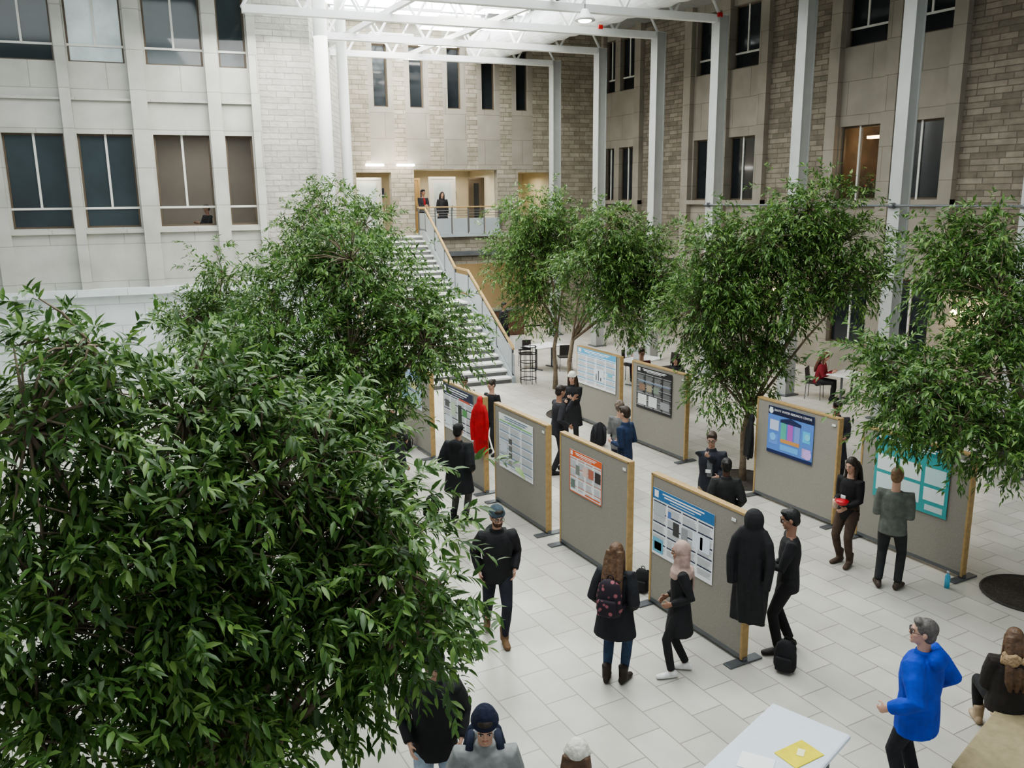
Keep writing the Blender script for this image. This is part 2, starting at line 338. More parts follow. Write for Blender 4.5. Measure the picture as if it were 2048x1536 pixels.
for i,(x,y) in enumerate(((7.2,26),(8.6,28),(7.4,30),(9.4,31),(6.6,23),(9.6,25),(8.2,24),(10.4,27.5))):
    l=thing("ceiling_light","bright rectangular ceiling light hanging in the roof trusses","lamp",skw(x,y,10.7),SK,"bright roof lights")
    g=G(); g.rbox((0,0,.06),(1.5,.5,.1),.02); mk("housing",g,M_WHITE,l); g=G(); g.box((-.7,-.22,-.01),(.7,.22,.008)); mk("diffuser",g,M_LAMP,l)
    for sx in (-.5,.5): g=G(); g.cyl((sx,0,.1),(sx,0,1.1),.01,6); mk("hanger",g,M_METAL,l)
l=thing("pendant_lamp","white industrial pendant lamp with bell shade","lamp",(13.1,20.1,9.9))
g=G(); g.tube([(0,0,.28),(0,0,.2),(0,0,.05),(0,0,0)],[.08,.12,.26,.28],n=20,cap=0); mk("lamp_shade",g,M_WHITE,l,smooth=True); g=G(); g.ell((0,0,0),(.18,.18,.05)); mk("bulb",g,M_LAMP,l); g=G(); g.cyl((0,0,.28),(0,0,1.6),.012,8); mk("cable",g,M_METAL,l)
for x,y,z in ((17.25,19.7,10.5),(15.2,22.6,10.5),(8.2,20.9,10.5),(6.3,21.1,10.5)):
    g=G(); g.rbox((x,y-.13,z-.2),(.16,.06,.12),.015); tag(mk("strobe_light",g,noisy("red_plastic",(.5,.02,.02),.4)),"small red fire alarm strobe on the roof beam","alarm","red strobes")
for y in (13.3,13.9,20.2):
    l=thing("wall_sconce","glowing globe wall lamp cluster on the stone wall","lamp",(20.85,y,2.2))
    g=G(); g.rbox((.07,0,0),(.1,.12,.3),.02); mk("bracket",g,M_METAL,l)
    for dy in (-.13,.13): g=G(); g.ell((-.12,dy,.1),(.09,.09,.09)); mk("globe",g,M_WARM,l,smooth=True)
for x in (7.3,8.5): 
    g=G(); g.rbox((x,32.86,6.62),(.7,.1,.08),.02); tag(mk("wall_light",g,M_LAMP,rot=SK),"bright linear wall washer above the doorway","lamp","wall washers")
# ------------------------------------------------------------ display boards & posters
def board(X,y0,y1,h=1.85,lab=""):
    b=thing("display_board","freestanding taupe fabric display board with birch frame"+lab,"display board",(X,(y0+y1)/2,0),0,"poster display boards")
    w=y1-y0
    g=G(); g.box((-.04,-w/2+.03,.06),(.04,w/2-.03,h-.03)); mk("panel",g,M_FABRIC,b)
    for s in (-1,1): g=G(); g.rbox((0,s*(w/2-.015),h/2+.02),(.1,.035,h-.04),.006); mk("side_frame",g,M_WOOD,b)
    g=G(); g.rbox((0,0,h-.015),(.1,w,.035),.006); mk("top_frame",g,M_WOOD,b)
    g=G(); g.box((-.045,-w/2+.03,.05),(.045,w/2-.03,.1)); mk("kick_rail",g,M_METAL,b)
    for s in (-1,1): g=G(); g.rbox((0,s*(w/2-.02),.012),(.5,.13,.022),.005); g.box((-.03,s*(w/2-.02)-.04,.02),(.03,s*(w/2-.02)+.04,.07)); mk("foot",g,M_METAL,b)
    return b
A=[(6.72,8.5),(9.0,10.8),(11.2,13.03),(13.45,15.25),(15.95,17.75)]
B=[(6.85,8.7),(9.15,10.98),(13.1,14.95),(15.4,17.2)]
C=[(8.3,10.1),(10.6,12.4),(12.9,14.7)]
for q in A: board(6.68,*q)
for i,q in enumerate(B): board(10.95 if i<2 else 11.1,*q)
for q in C: board(.85,*q)
def pm(c):
    k="ink_%02x%02x%02x"%tuple(int(x*255) for x in c)
    return noisy(k,c,.55,.03,5)
def poster(X,yl,w,z0,z1,bg,head,rects,label,cols=3,hh=.12,lines=True,tc=(.3,.3,.32),sech=None,title=(.9,.9,.9),side=-1):
    h=z1-z0; mats=[]; g=G()
    def mi(c):
        m=pm(c)
        if m not in mats: mats.append(m)
        return mats.index(m)
    def rc(u0,u1,v0,v1,c,l):
        d=-(.002+l*.0015); g.add([(d,-u0,v0),(d,-u0,v1),(d,-u1,v1),(d,-u1,v0)],[(0,1,2,3)],mi(c))
    g.box((-.002,0,0),(.002,-w,h),mi(bg))
    if head is not None:
        rc(0,w,h*(1-hh),h,head,1); rc(w*.17,w*.85,h*(1-hh*.35),h*(1-hh*.22),title,2); rc(w*.2,w*.8,h*(1-hh*.6),h*(1-hh*.47),title,2); rc(w*.3,w*.7,h*(1-hh*.82),h*(1-hh*.76),title,2)
        rc(w*.03,w*.1,h*(1-hh*.8),h*(1-hh*.15),(.85,.86,.88),2)
    if lines:
        cw=w/cols
        for c in range(cols):
            v=h*(1-hh)-.035; k=0
            while v>.05:
                if k%9==0:
                    rc(c*cw+.015,(c+1)*cw-.015,v-.004,v+.014,sech or head or tc,1); v-=.02
                else:
                    rc(c*cw+.02,(c+1)*cw-.02-random.random()*.05*w,v,v+.005,tc,1)
                v-=.0135; k+=1
    for (a,b,c,d,cc) in rects: rc(a*w,b*w,c*h,d*h,cc,2)
    o=tag(mk("poster",g,mats),label,"poster","research posters"); o.location=(X,yl,z0); return o
Wt=(.78,.80,.82)
poster(6.63,8.45,1.18,.76,1.67,Wt,(.03,.16,.38),[(.36,.46,.42,.62,(.05,.05,.05)),(.5,.6,.42,.6,(.3,.3,.32)),(.02,.2,.04,.26,(.15,.4,.55)),(.05,.17,.08,.2,(.5,.7,.7)),(.68,.95,.4,.62,(.75,.8,.9)),(.8,.84,.42,.6,(.1,.25,.6)),(.35,.62,.1,.3,(.7,.72,.76)),(.27,.32,.64,.74,(.1,.2,.5)),(.02,.22,.6,.8,(.45,.47,.5))],"white research poster with blue header and photos pinned to the board",4,.16,sech=(.02,.03,.08))
poster(6.63,10.5,.86,1.0,1.66,Wt,(.75,.13,.03),[(.2,.32,.45,.68,(.2,.22,.2)),(.42,.58,.5,.72,(.7,.5,.45)),(.6,.76,.5,.72,(.45,.15,.1)),(.8,.97,.48,.72,(.04,.03,.03)),(.05,.18,.1,.3,(.15,.2,.18)),(.5,.95,.05,.08,(.75,.13,.03)),(0,.02,0,.85,(.75,.13,.03)),(.98,1,0,.85,(.75,.13,.03)),(0,1,0,.02,(.75,.13,.03))],"white research poster with orange-red header",4,.15,sech=(.55,.3,.25))
poster(6.63,12.83,1.2,.74,1.72,Wt,(.75,.8,.78),[(.02,.98,.86,.88,(.2,.5,.15)),(.3,.4,.5,.6,(.1,.1,.1)),(.3,.4,.37,.47,(.15,.15,.15)),(.3,.4,.24,.34,(.1,.1,.1)),(.3,.4,.1,.2,(.3,.3,.3)),(.04,.25,.3,.5,(.6,.65,.7))],"pale research poster with green line and small dark photos",3,.14,sech=(.2,.3,.45),title=(.15,.2,.3))
poster(6.63,15.22,1.35,.9,1.8,Wt,(.01,.015,.06),[(.05,.2,.5,.65,(.1,.1,.1)),(.25,.42,.35,.65,(.5,.6,.45)),(.5,.62,.2,.65,(.02,.03,.02)),(.65,.8,.45,.6,(.1,.3,.1)),(.05,.3,.1,.3,(.65,.7,.75)),(.55,.9,.76,.8,(.6,.1,.05))],"white research poster with dark navy header",4,.2)
poster(6.63,17.6,1.2,.95,1.75,(.62,.74,.78),(.1,.25,.5),[(.05,.35,.1,.5,(.25,.5,.6)),(.4,.9,.1,.4,(.35,.55,.45)),(.5,.8,.5,.7,(.6,.6,.3))],"light blue research poster with maps",3,.14)
poster(11.04,17.15,1.6,.95,1.83,Wt,(.1,.42,.7),[(.45,.7,.2,.55,(.72,.76,.8)),(.5,.52,.22,.4,(.05,.05,.1)),(.56,.58,.22,.5,(.05,.05,.1)),(.62,.64,.22,.32,(.05,.05,.1)),(.8,.92,.4,.5,(.2,.5,.6))],"white research poster with bright blue header and bar chart",4,.15)
poster(11.04,14.75,1.2,.85,1.76,(.02,.02,.022),(.01,.01,.012),[(.05,.3,.1,.35,(.7,.72,.7)),(.36,.6,.1,.35,(.65,.68,.66)),(.08,.25,.45,.6,(.25,.15,.1)),(.3,.45,.45,.6,(.35,.3,.2)),(.5,.65,.45,.6,(.2,.25,.2)),(.7,.95,.12,.3,(.3,.3,.32)),(.05,.95,.66,.68,(.2,.3,.45))],"black research poster with small charts and photos",4,.12,tc=(.35,.35,.35),sech=(.3,.3,.32))
p=poster(10.89,10.68,1.03,.92,1.76,(.11,.24,.62),(.008,.012,.05),[(.05,.25,.5,.72,(.55,.6,.75)),(.3,.72,.28,.36,(.6,.3,.1)),(.3,.42,.36,.7,(.1,.45,.35)),(.45,.57,.36,.7,(.45,.12,.5)),(.6,.72,.36,.7,(.2,.3,.65)),(.28,.74,.7,.76,(.02,.03,.1)),(.78,.97,.1,.3,(.5,.35,.65)),(.04,.24,.2,.42,(.15,.3,.75)),(.0,1,0,.07,(.01,.02,.1)),(.3,.7,.12,.24,(.15,.4,.8)),(.78,.94,.42,.66,(.1,.5,.8))],"blue poster of a water research centre with temple diagram",3,.17,lines=False,title=(.02,.02,.06))
for j,(cx,cz,r,c) in enumerate(((.1,.72,.05,(.8,.85,.9)),(.13,.3,.07,(.2,.5,.9)),(.9,.16,.09,(.6,.4,.8)),(.88,.46,.06,(.2,.6,.8)))):
    g=G(); g.tube([(0,0,0),(-.001,0,0)],[r,r],n=20,cap=0); o=mk("emblem",g,pm(c),p); o.location=(-.008,-cx*1.03 if j else -.07,cz*.84/.84 if j else .76)
g=G(); g.add([(-.0075,-.28*1.03,.64),(-.0075,-.51*1.03,.70),(-.0075,-.74*1.03,.64)],[(0,1,2)]); mk("pediment",g,pm((.02,.03,.1)),p)
def lettering(txt,parent,loc,size,col):
    c=bpy.data.curves.new("lettering","FONT"); c.body=txt; c.size=size; c.extrude=.0008
    o=bpy.data.objects.new("lettering",c); COL.objects.link(o); o.parent=parent; o.location=loc
    o.rotation_euler=(math.radians(90),0,math.radians(-90)); c.materials.append(pm(col)); REM.append(o)
lettering("BEATY WATER RESEARCH CENTRE",p,(-.008,-.14,.765),.054,(.9,.92,.95))
poster(10.89,8.42,1.25,.8,1.8,(.05,.33,.34),(.02,.22,.25),[(.04,.3,.45,.7,(.7,.75,.75)),(.04,.3,.12,.4,(.6,.72,.72)),(.35,.64,.45,.7,(.7,.76,.75)),(.35,.64,.12,.4,(.6,.7,.7)),(.69,.96,.45,.7,(.5,.68,.68)),(.69,.96,.2,.4,(.7,.75,.75)),(.72,.95,.05,.14,(.5,.6,.6))],"teal research poster with white text boxes",3,.14,lines=False)
poster(.8,9.9,1.2,.8,1.75,(.55,.68,.78),(.05,.2,.5),[(.1,.4,.2,.6,(.3,.5,.3))],"light blue research poster partly behind the tree",3,.15)
poster(.8,12.2,1.2,.8,1.75,(.62,.72,.78),(.05,.1,.3),[(.5,.9,.2,.6,(.2,.35,.5))],"white research poster partly behind the tree",3,.15)
poster(.8,14.5,1.3,.8,1.75,(.12,.55,.2),(.05,.4,.12),[(.1,.9,.2,.6,(.6,.8,.6))],"bright green poster partly behind the tree",3,.15,lines=False)
for yy,X in ((6.95,6.63),(9.1,6.63),(11.3,6.63),(9.25,10.89),(7.0,10.89),(13.2,11.04)):
    g=G(); g.box((-.002,-.035,-.02),(.002,.035,.02)); o=tag(mk("number_card",g,pm((.75,.76,.72))),"small white number card at the board's top corner","card","board number cards"); o.location=(X,yy,1.72)
# ------------------------------------------------------------ trees
def leaves(blobs,k,ln,per,detail):
    P=[];D=[]
    for (x,y,z,r) in blobs:
        NT=8; nc=max(6,int(k*r*r/NT)); d=rng.normal(size=(nc,3)); d/=np.linalg.norm(d,axis=1)[:,None]
        rad=(.30+.66*rng.random(nc)**.6)*r
        c=np.array([x,y,z])+d*rad[:,None]
        rc=.13*(ln/.1)*(.7+.8*rng.random(nc))
        tip=np.repeat(c,NT,0)+rng.normal(size=(nc*NT,3))*np.repeat(rc,NT)[:,None]*np.array([1,1,.75])
        dd=(tip-np.repeat(c,NT,0))/.13+np.repeat(d,NT,0)*.9; dd[:,2]+=.15; dd/=np.linalg.norm(dd,axis=1)[:,None]
        P.append(tip); D.append(dd)
    P=np.concatenate(P); tw=np.concatenate(D)
    n=len(P)
    L=.25*(ln/.1)*(.7+.7*rng.random(n))
    t=(np.arange(per)+.5)/per
    base=P[:,None,:]+tw[:,None,:]*(L[:,None]*(t-.25))[:,:,None]; base[:,:,2]-=(L[:,None]*t**2*.45)
    base=base.reshape(-1,3); tws=np.repeat(tw,per,0); N=len(base)
    ref=np.cross(tws,rng.normal(size=(N,3))); ref/=np.linalg.norm(ref,axis=1)[:,None]+1e-9
    dr=tws*.75+ref*.75; dr[:,2]-=.38; dr/=np.linalg.norm(dr,axis=1)[:,None]
    sd=np.cross(dr,np.array([0,0,1.])+rng.normal(size=(N,3))*.3); sd/=np.linalg.norm(sd,axis=1)[:,None]+1e-9
    nm=np.cross(sd,dr)
    l=(ln*(.6+.65*rng.random(N)))[:,None]; w=l*.15
    if detail:
        pts=[(0,0,0),(.28,.9,.05),(.62,.85,.0),(1.0,0,-.16),(.62,-.85,.0),(.28,-.9,.05),(.3,0,.0),(.64,0,-.05)]
        fc=[(0,1,6),(1,2,7,6),(2,3,7),(3,4,7),(4,5,6,7),(5,0,6)]
    else:
        pts=[(0,0,0),(.42,1.05,.05),(1,0,-.14),(.42,-1.05,.05)]
        fc=[(0,1,2),(0,2,3)]
    V=np.stack([base+dr*l*a+sd*w*b+nm*l*c for a,b,c in pts],1).reshape(-1,3)
    q=len(pts)
    fl=np.concatenate([np.array(f) for f in fc]); sz=np.array([len(f) for f in fc])
    loops=(fl[None,:]+(np.arange(N)*q)[:,None]).ravel(); sizes=np.tile(sz,N); starts=np.concatenate([[0],np.cumsum(sizes)[:-1]])
    me=bpy.data.meshes.new("foliage"); me.vertices.add(len(V)); me.vertices.foreach_set("co",V.astype(np.float32).ravel())
    me.loops.add(len(loops)); me.loops.foreach_set("vertex_index",loops.astype(np.int32)); me.polygons.add(len(sizes)); me.polygons.foreach_set("loop_start",starts.astype(np.int32))
    me.update(calc_edges=True); me.validate(); return me,P[::8]
def tree(base,blobs,k,ln,label,detail=False,per=13,tr=.07,fork=1.7):
    bx,by=base
    t=thing("indoor_tree",label,"tree",(bx,by,0),0,"indoor atrium trees")
    bl=[(x-bx,y-by,z,r) for x,y,z,r in blobs]
    me,tips=leaves(bl,k,ln,per,detail); me.materials.append(M_LEAF)
    o=bpy.data.objects.new("foliage",me); COL.objects.link(o); o.parent=t; o["kind"]="stuff"
    g=G(); F=Vector((.03,-.04,fork)); g.tube([(0,0,0),(.02,.03,fork*.3),(-.04,0,fork*.7),F],[tr*1.35,tr,tr*.9,tr*.85],n=12)
    mk("trunk",g,M_BARK,t,smooth=True)
    g=G()
    for x,y,z,r in bl:
        c=Vector((x,y,z)); m=F.lerp(c,.5)+Vector((random.uniform(-.1,.1),random.uniform(-.1,.1),.12))
        if z<fork: st_=Vector((0,0,max(z*.8,.8)))
        else: st_=F
        g.tube([st_,m,c],[tr*.55,tr*.35,tr*.18],n=7)
        near=[p for p in tips if (p-np.array([x,y,z])).dot(p-np.array([x,y,z]))<(r*1.1)**2][:40]
        for p in near: g.tube([c,c.lerp(Vector(p),.55)+Vector((0,0,.04)),Vector(p)],[tr*.13,.008,.004],n=4)
    mk("branch",g,M_BARK,t,smooth=True)
T1=[(.16,5.3,4.60,.44),(-.2,5.,4.22,.52),(.62,5.46,4.1,.54),(1.02,5.5,4.22,.36),(1.0,5.08,3.72,.52),(1.42,5.3,3.75,.44),(1.60,5.0,3.46,.40),(1.30,5.22,3.22,.55),(.32,4.99,3.45,.7),(-.21,4.8,3.21,.7),(.84,5.03,2.82,.75),(1.66,4.74,3.07,.44),(1.68,4.49,2.80,.36),(1.38,4.99,2.6,.42),(.29,4.79,2.52,.6),(-.32,4.59,2.69,.5),(.78,4.83,2.35,.35)]
T2=[(3.64,11.44,4.57,.75),(3.1,12.11,4.27,.75),(4.23,11.55,3.97,.8),(4.38,10.63,3.43,.75),(2.67,11.7,3.5,.8),(3.45,11.07,3.32,.95),(4.77,11.01,3.7,.55),(2.57,11.52,2.63,.75),(2.1,12.34,3.33,.6),
    (2.82,11.1,2.15,.7),(3.40,10.9,2.55,.75),(2.37,11.76,2.75,.75),(3.2,11.2,1.85,.55)]
T2b=[(5.31,18.24,5.21,.65),(4.78,18.39,4.64,.65),(5.94,17.52,4.85,.7)]
T2c=[(2.85,16.78,4.02,.5),(2.47,16.83,3.19,.65),(2.15,16.89,3.21,.45),(2.9,16.75,3.06,.8)]
T3=[(11.96,20.8,4.89,.95),(11.59,21.01,3.66,1.0),(12.68,20.38,4.34,.95),(12.08,20.74,2.53,.9),(12.1,20.6,4.1,.9)]
T4=[(11.43,16.41,4.74,.65),(11.06,16.67,3.82,.9),(12.29,16.41,4.02,.95),(11.64,16.26,2.89,.9),(12.45,15.65,3.48,.75),(11.7,16.4,3.9,.8)]
T5=[(10.9,12.39,4.38,.75),(11.55,11.78,4.57,.75),(10.46,12.1,3.32,.75),(11.35,11.98,2.98,.9),(10.78,11.83,1.98,.65),(11.84,11.49,3.47,.8),(11.1,12.0,3.8,.8),
    (12.5,11.5,5.12,.68),(12.3,11.75,4.36,.75),(12.93,11.04,4.55,.75),(12.74,11.25,3.75,.7),(13.13,10.8,3.86,.55),(11.6,11.8,2.3,.5)]
T7=[(11.4,7.23,4.82,.5),(11.12,7.66,4.46,.6),(11.02,6.89,3.98,.72),(9.47,7.37,3.22,.48),(9.39,6.63,3.05,.6),(9.30,6.82,2.68,.36),(10.14,6.42,3.1,.7),(9.3,6.07,2.72,.42),(9.92,5.81,2.6,.55),(10.7,6.6,3.6,.5)]
tree((.6,5.1),T1,600,.10,"large leafy indoor tree with dense drooping glossy green leaves",True,14,.08)
tree((3.6,11.6),T2,520,.10,"tall dense indoor tree with round dark green crown",False,13,.08,2.0)
tree((5.3,18.0),T2b,450,.11,"slim indoor tree beside the stairs",False,12,.06,2.4)
tree((2.5,16.8),T2c,420,.11,"small pale green indoor tree near the stone wall",False,12,.06,1.9)
tree((12.35,20.35),T3,400,.12,"indoor tree with tall loose crown by the balcony",False,12,.06,1.7)
tree((11.15,17.65),T4,450,.115,"indoor tree with slender trunk behind the poster boards",False,12,.06,1.9)
tree((11.3,11.67),T5,480,.11,"indoor tree with twisted trunk in a round floor grate",False,12,.06,1.35)
tree((11.29,6.1),T7,560,.105,"leafy indoor tree with low hanging branches over a teal poster",False,13,.07,1.7)
for x,y in ((11.3,11.67),(11.29,6.1),(11.15,17.65),(3.6,11.6),(.6,5.1)):
    t=thing("tree_grate","round dark metal tree grate set in the floor","grate",(x,y,0),0,"tree grates")
    g=G(); g.tube([(0,0,.004),(0,0,.014)],[.60,.60],n=40,cap=0); mk("soil_cover",g,noisy("dark_mulch",(.05,.04,.032),.95,.4,30,.5),t)
    for rr,r2 in ((.6,.018),(.42,.006),(.25,.006)): g=G(); g.torus((0,0,.012),rr,r2,40,6); mk("ring",g,noisy("dark_iron",(.05,.045,.04),.7),t)
# ------------------------------------------------------------ people
def cloth(col,bump=.35,rough=.88,sc=14):
    return noisy("cloth_%02x%02x%02x"%tuple(int(min(1,c)*255) for c in [x**.5 for x in col]),col,rough,.22,sc,bump)
SKIN={'l':(.50,.30,.22),'m':(.35,.19,.13),'d':(.09,.045,.03)}
def ik(a,c,l1,l2,hint):
    d=c-a; L=d.length
    if L>(l1+l2)*.995: c=a+d*((l1+l2)*.995/L); d=c-a; L=d.length
    u=d/L; x=(l1*l1-l2*l2+L*L)/(2*L); hgt=math.sqrt(max(0,l1*l1-x*x)); hp=hint-u*hint.dot(u); hp.normalize()
    return a+u*x+hp*hgt,c
def hand(g,w,d,sg,curl=.5,s=1):
    d=d.normalized(); th=Vector((0,0,1)) if abs(d.z)<.6 else Vector((0,1,0))
    th=(th-d*th.dot(d)).normalized(); n=d.cross(th)
    if n.x*sg>0: n=-n
    g.tube([w-d*.02*s,w+d*.02*s,w+d*.085*s],[(.024*s,.019*s),(.034*s,.016*s),(.039*s,.014*s)],side=th,n=8)
    for o,L in zip((.028,.0095,-.0095,-.028),(.072,.080,.074,.058)):
        b=w+d*.08*s+th*o*s; p1=b+(d*math.cos(curl*.6)+n*math.sin(curl*.6))*L*.45*s
        p2=p1+(d*math.cos(curl*1.5)+n*math.sin(curl*1.5))*L*.32*s; p3=p2+(d*math.cos(curl*2.3)+n*math.sin(curl*2.3))*L*.23*s
        g.tube([b,p1,p2,p3],[.0092*s,.0088*s,.008*s,.007*s],n=6)
    b=w+d*.028*s+th*.03*s; p1=b+(d*.6+th*.65+n*.3).normalized()*.04*s; p2=p1+(d*.85+th*.2+n*.45).normalized()*.032*s
    g.tube([b-th*.012*s,p1,p2],[.0125*s,.0105*s,.0085*s],n=6)
def RX(a): return Matrix.Rotation(a,3,'X')
def RZ(a): return Matrix.Rotation(a,3,'Z')
def person(x,y,az,h,label,top,bot=(.015,.016,.02),shoe=(.02,.015,.012),skin='l',hair=('short',(.03,.018,.012)),z=0,vox=.012,fem=False,
           hem=-.16,puff=.0,lean=0,twist=0,hy=0,hp=8,feet=((-.11,0,0,-8),(.11,0,0,8)),hands=(None,None),pel=(0,0,.93),seat=False,beard=None,glasses=False,boots=False,hat=None,hood=None,curl=(.5,.5),collar=None,shirt=None,badge=False,extra=None,slim=False,arm=1.0):
    s=h/1.75; S=lambda v: Vector(v)*s
    pelv=S(pel); Rl=RX(-math.radians(lean)); Rt=RZ(-math.radians(twist)); RU=Rl@Rt
    T=lambda p: pelv+RU@S(p)
    sw=(.165 if fem else .183)*(1+.9*max(0,puff-.03)*6*.3); side=RU@Vector((1,0,0))
    sh=[T((-sw,0,.435)),T((sw,0,.435))]
    hd=T((0,.02,.685)); Rh=Rl@RZ(-math.radians(hy))@RX(-math.radians(hp))
    HT=lambda p: hd+Rh@S(p)
    wr=[];el=[]
    for i,sg in enumerate((-1,1)):
        t=S(hands[i]) if hands[i] else sh[i]+S((sg*.05,.05,-.535))
        hint=Vector((sg*.38,-1,-.3)) if hands[i] else Vector((sg*.3,-1,0))
        e,w=ik(sh[i],t,.29*s,.26*s,hint); el.append(e); wr.append(w)
    hip=[pelv+S((-.09,0,-.03)),pelv+S((.09,0,-.03))]; kn=[];an=[]
    for i,sg in enumerate((-1,1)):
        f=feet[i]; a=S((f[0],f[1],f[2]+.085)); k,a=ik(hip[i],a,.43*s,.425*s,Vector((sg*.12,1,.15))); kn.append(k); an.append(a)
    g=G(); ww=.92 if fem else 1
    g.tube([T((0,0,zz)) for zz in (-.09,0,.12,.27,.40,.46)],[(.15*s,.1*s),(.158*s,.108*s),(.135*s*ww,.095*s),(.155*s*ww,.11*s),(.155*s*ww,.095*s),(.10*s,.07*s)],side=side,n=14)
    g.tube([T((0,-.005,.44)),T((0,.0,.52)),HT((0,-.015,-.06))],[.062*s,.055*s,.055*s],n=10)
    for i,sg in enumerate((-1,1)):
        g.tube([T((sg*.08,0,.43)),sh[i],sh[i].lerp(el[i],.35),el[i],el[i].lerp(wr[i],.35),wr[i]],[.05*s,.052*s,.047*s,.038*s,.037*s,.025*s],n=9)
        hand(g,wr[i],wr[i]-el[i],sg,curl[i],s)
        g.tube([hip[i],hip[i].lerp(kn[i],.4),kn[i],kn[i].lerp(an[i],.35),an[i]],[.08*s,.075*s,.052*s,.052*s,.036*s],n=10)
        fy=math.radians(-feet[i][3]); fd=RZ(fy)@Vector((0,1,0)); g.tube([an[i]+Vector((0,0,-.035*s))-fd*.04*s,an[i]+Vector((0,0,-.045*s))+fd*.12*s],[.03*s,.022*s],n=8)
    g.ell(HT((0,-.008,.022)),(.074*s,.094*s,.1*s),Rh,14,10); g.ell(HT((0,.026,-.048)),(.056*s,.066*s,.07*s),Rh); g.ell(HT((0,.075,-.095)),(.022*s,.018*s,.018*s),Rh)
    g.tube([HT((0,.082,.028)),HT((0,.104,-.018)),HT((0,.092,-.03))],[.009*s,.0145*s,.011*s],n=8)
    g.ell(HT((0,.083,.03)),(.045*s,.012*s,.010*s),Rh,8,6)
    for sg in (-1,1): g.ell(HT((sg*.076,-.004,-.004)),(.012*s,.02*s,.032*s),Rh,8,6); g.ell(HT((sg*.036,.062,-.028)),(.022*s,.024*s,.022*s),Rh,8,6)
    body=tag(mk("person",g,noisy("skin_"+skin,SKIN[skin],.55,.06,6)),label,"person"); body.location=(x,y,z); body.rotation_euler=(0,0,-math.radians(az)); remesh(body,vox*.85 if vox<.011 else vox,2)
    def part(name,g,mat,v=None,rm=True,it=2):
        o=mk(name,g,mat,body,smooth=True)
        if rm: remesh(o,v or vox,it)
        return o
    for sg in (-1,1):
        g=G(); g.ell(HT((sg*.031,.083,.004)),(.0145*s,.007*s,.008*s),Rh,8,6,0); g.ell(HT((sg*.031,.0875,.004)),(.007*s,.005*s,.0072*s),Rh,8,6,1); mk("eye",g,[noisy("eye_white",(.6,.58,.55),.3),noisy("eye_dark",(.02,.012,.01),.2)],body,smooth=True)
        g=G(); g.tube([HT((sg*.014,.0935,.026)),HT((sg*.03,.0945,.032)),HT((sg*.048,.084,.026))],[.003*s,.0045*s,.003*s],n=6); mk("eyebrow",g,cloth(hair[1]),body,smooth=True)
    g=G(); g.ell(HT((0,.089,-.062)),(.024*s,.007*s,.0075*s),Rh,8,6); mk("mouth",g,noisy("lips_"+skin,tuple(c*.62 if i else c*.85 for i,c in enumerate(SKIN[skin])),.5),body,smooth=True)
    # trousers
    g=G(); lw=.9 if slim else 1
    g.tube([T((0,0,zz)) for zz in (-.13,-.06,.02,.1)],[(.13*s,.105*s),(.168*s,.122*s),(.17*s,.12*s),(.15*s,.108*s)],side=side,n=14)
    for i in range(2):
        g.tube([hip[i]+S((0,0,-.02)),hip[i].lerp(kn[i],.4),kn[i],kn[i].lerp(an[i],.4),an[i]+S((0,0,.03))],[.095*s,.088*lw*s,.066*lw*s,.062*lw*s,(.046 if boots else .055*lw)*s],n=12)
    part("trousers",g,cloth(bot))
    for i in range(2):
        fy=math.radians(-feet[i][3]); fd=RZ(fy)@Vector((0,1,0)); a=an[i]-S((0,0,.085)); sd=RZ(fy)@Vector((1,0,0)); U=lambda f,zz:a+fd*f*s+S((0,0,zz))
        g=G(); g.tube([U(-.075,.05),U(-.02,.052),U(.06,.042),U(.13,.034),U(.18,.03)],[(.036*s,.045*s),(.042*s,.05*s),(.045*s,.040*s),(.046*s,.032*s),(.034*s,.026*s)],side=sd,n=10)
        if boots: g.tube([U(-.01,.06),U(-.01,.14),U(-.015,.22)],[.055*s,.056*s,.06*s],n=10)
        else: g.tube([U(-.01,.05),U(-.005,.10)],[.048*s,.046*s],n=10)
        part("shoe",g,cloth(shoe,.1,.6),.01)
    # top garment
    g=G(); p=puff
    zs=[hem,hem*.5,0,.12,.27,.38,.435,.475]; 
    base=[(.172,.128),(.172,.128),(.17,.122),(.153*ww,.112),(.175*ww,.127),(.176*ww,.117),(.145*ww,.10),(.085,.078)]
    if hem<-.28: base[0]=(.225,.175); base[1]=(.20,.15); base[2]=(.178,.128)
    if seat: zs[0]=-.1; zs[1]=-.05
    g.tube([T((0,0,zz)) for zz in zs],[((a_+p)*s,(b_+p)*s) for a_,b_ in base],side=side,n=16,cap=.1)
    for i,sg in enumerate((-1,1)):
        e2=wr[i]-(wr[i]-el[i]).normalized()*.012*s
        g.tube([T((sg*.08,0,.415)),sh[i],sh[i].lerp(el[i],.4),el[i],el[i].lerp(e2,.5),e2],[(.062+p*.6)*s,(.07+p*.6)*s,(.063+p*.7)*s,(.054+p*.7)*s,(.049+p*.6)*s,(.038+p*.4)*s],n=11,cap=.2)
    if collar or hood is not None or puff>.015: g.tube([T((0,-.005,.46)),T((0,-.005,.53))],[(.088*s,.085*s),(.078*s,.076*s)],side=side,n=12,cap=.1)
    if hood in('back','fur'): g.ell(T((0,-.12,.48)),(.12*s,.075*s,.10*s),RU)
    part("coat" if hem<-.28 else "jacket",g,cloth(top,.6 if puff>.015 else .35,.8 if puff>.015 else .9,9 if puff>.015 else 14))
    if shirt:
        g=G(); g.tube([T((0,.118+p,.1)),T((0,.128+p,.27)),T((0,.112+p,.40)),T((0,.07,.47))],[(.045*s,.012*s),(.05*s,.012*s),(.045*s,.012*s),(.03*s,.012*s)],side=side,n=8); part("shirt",g,cloth(shirt),.008)
    if collar and not isinstance(collar,bool):
        g=G(); g.tube([T((0,.0,.475)),T((0,.005,.515))],[(.082*s,.078*s),(.068*s,.066*s)],side=side,n=12,cap=0); part("collar",g,cloth(collar),.008)
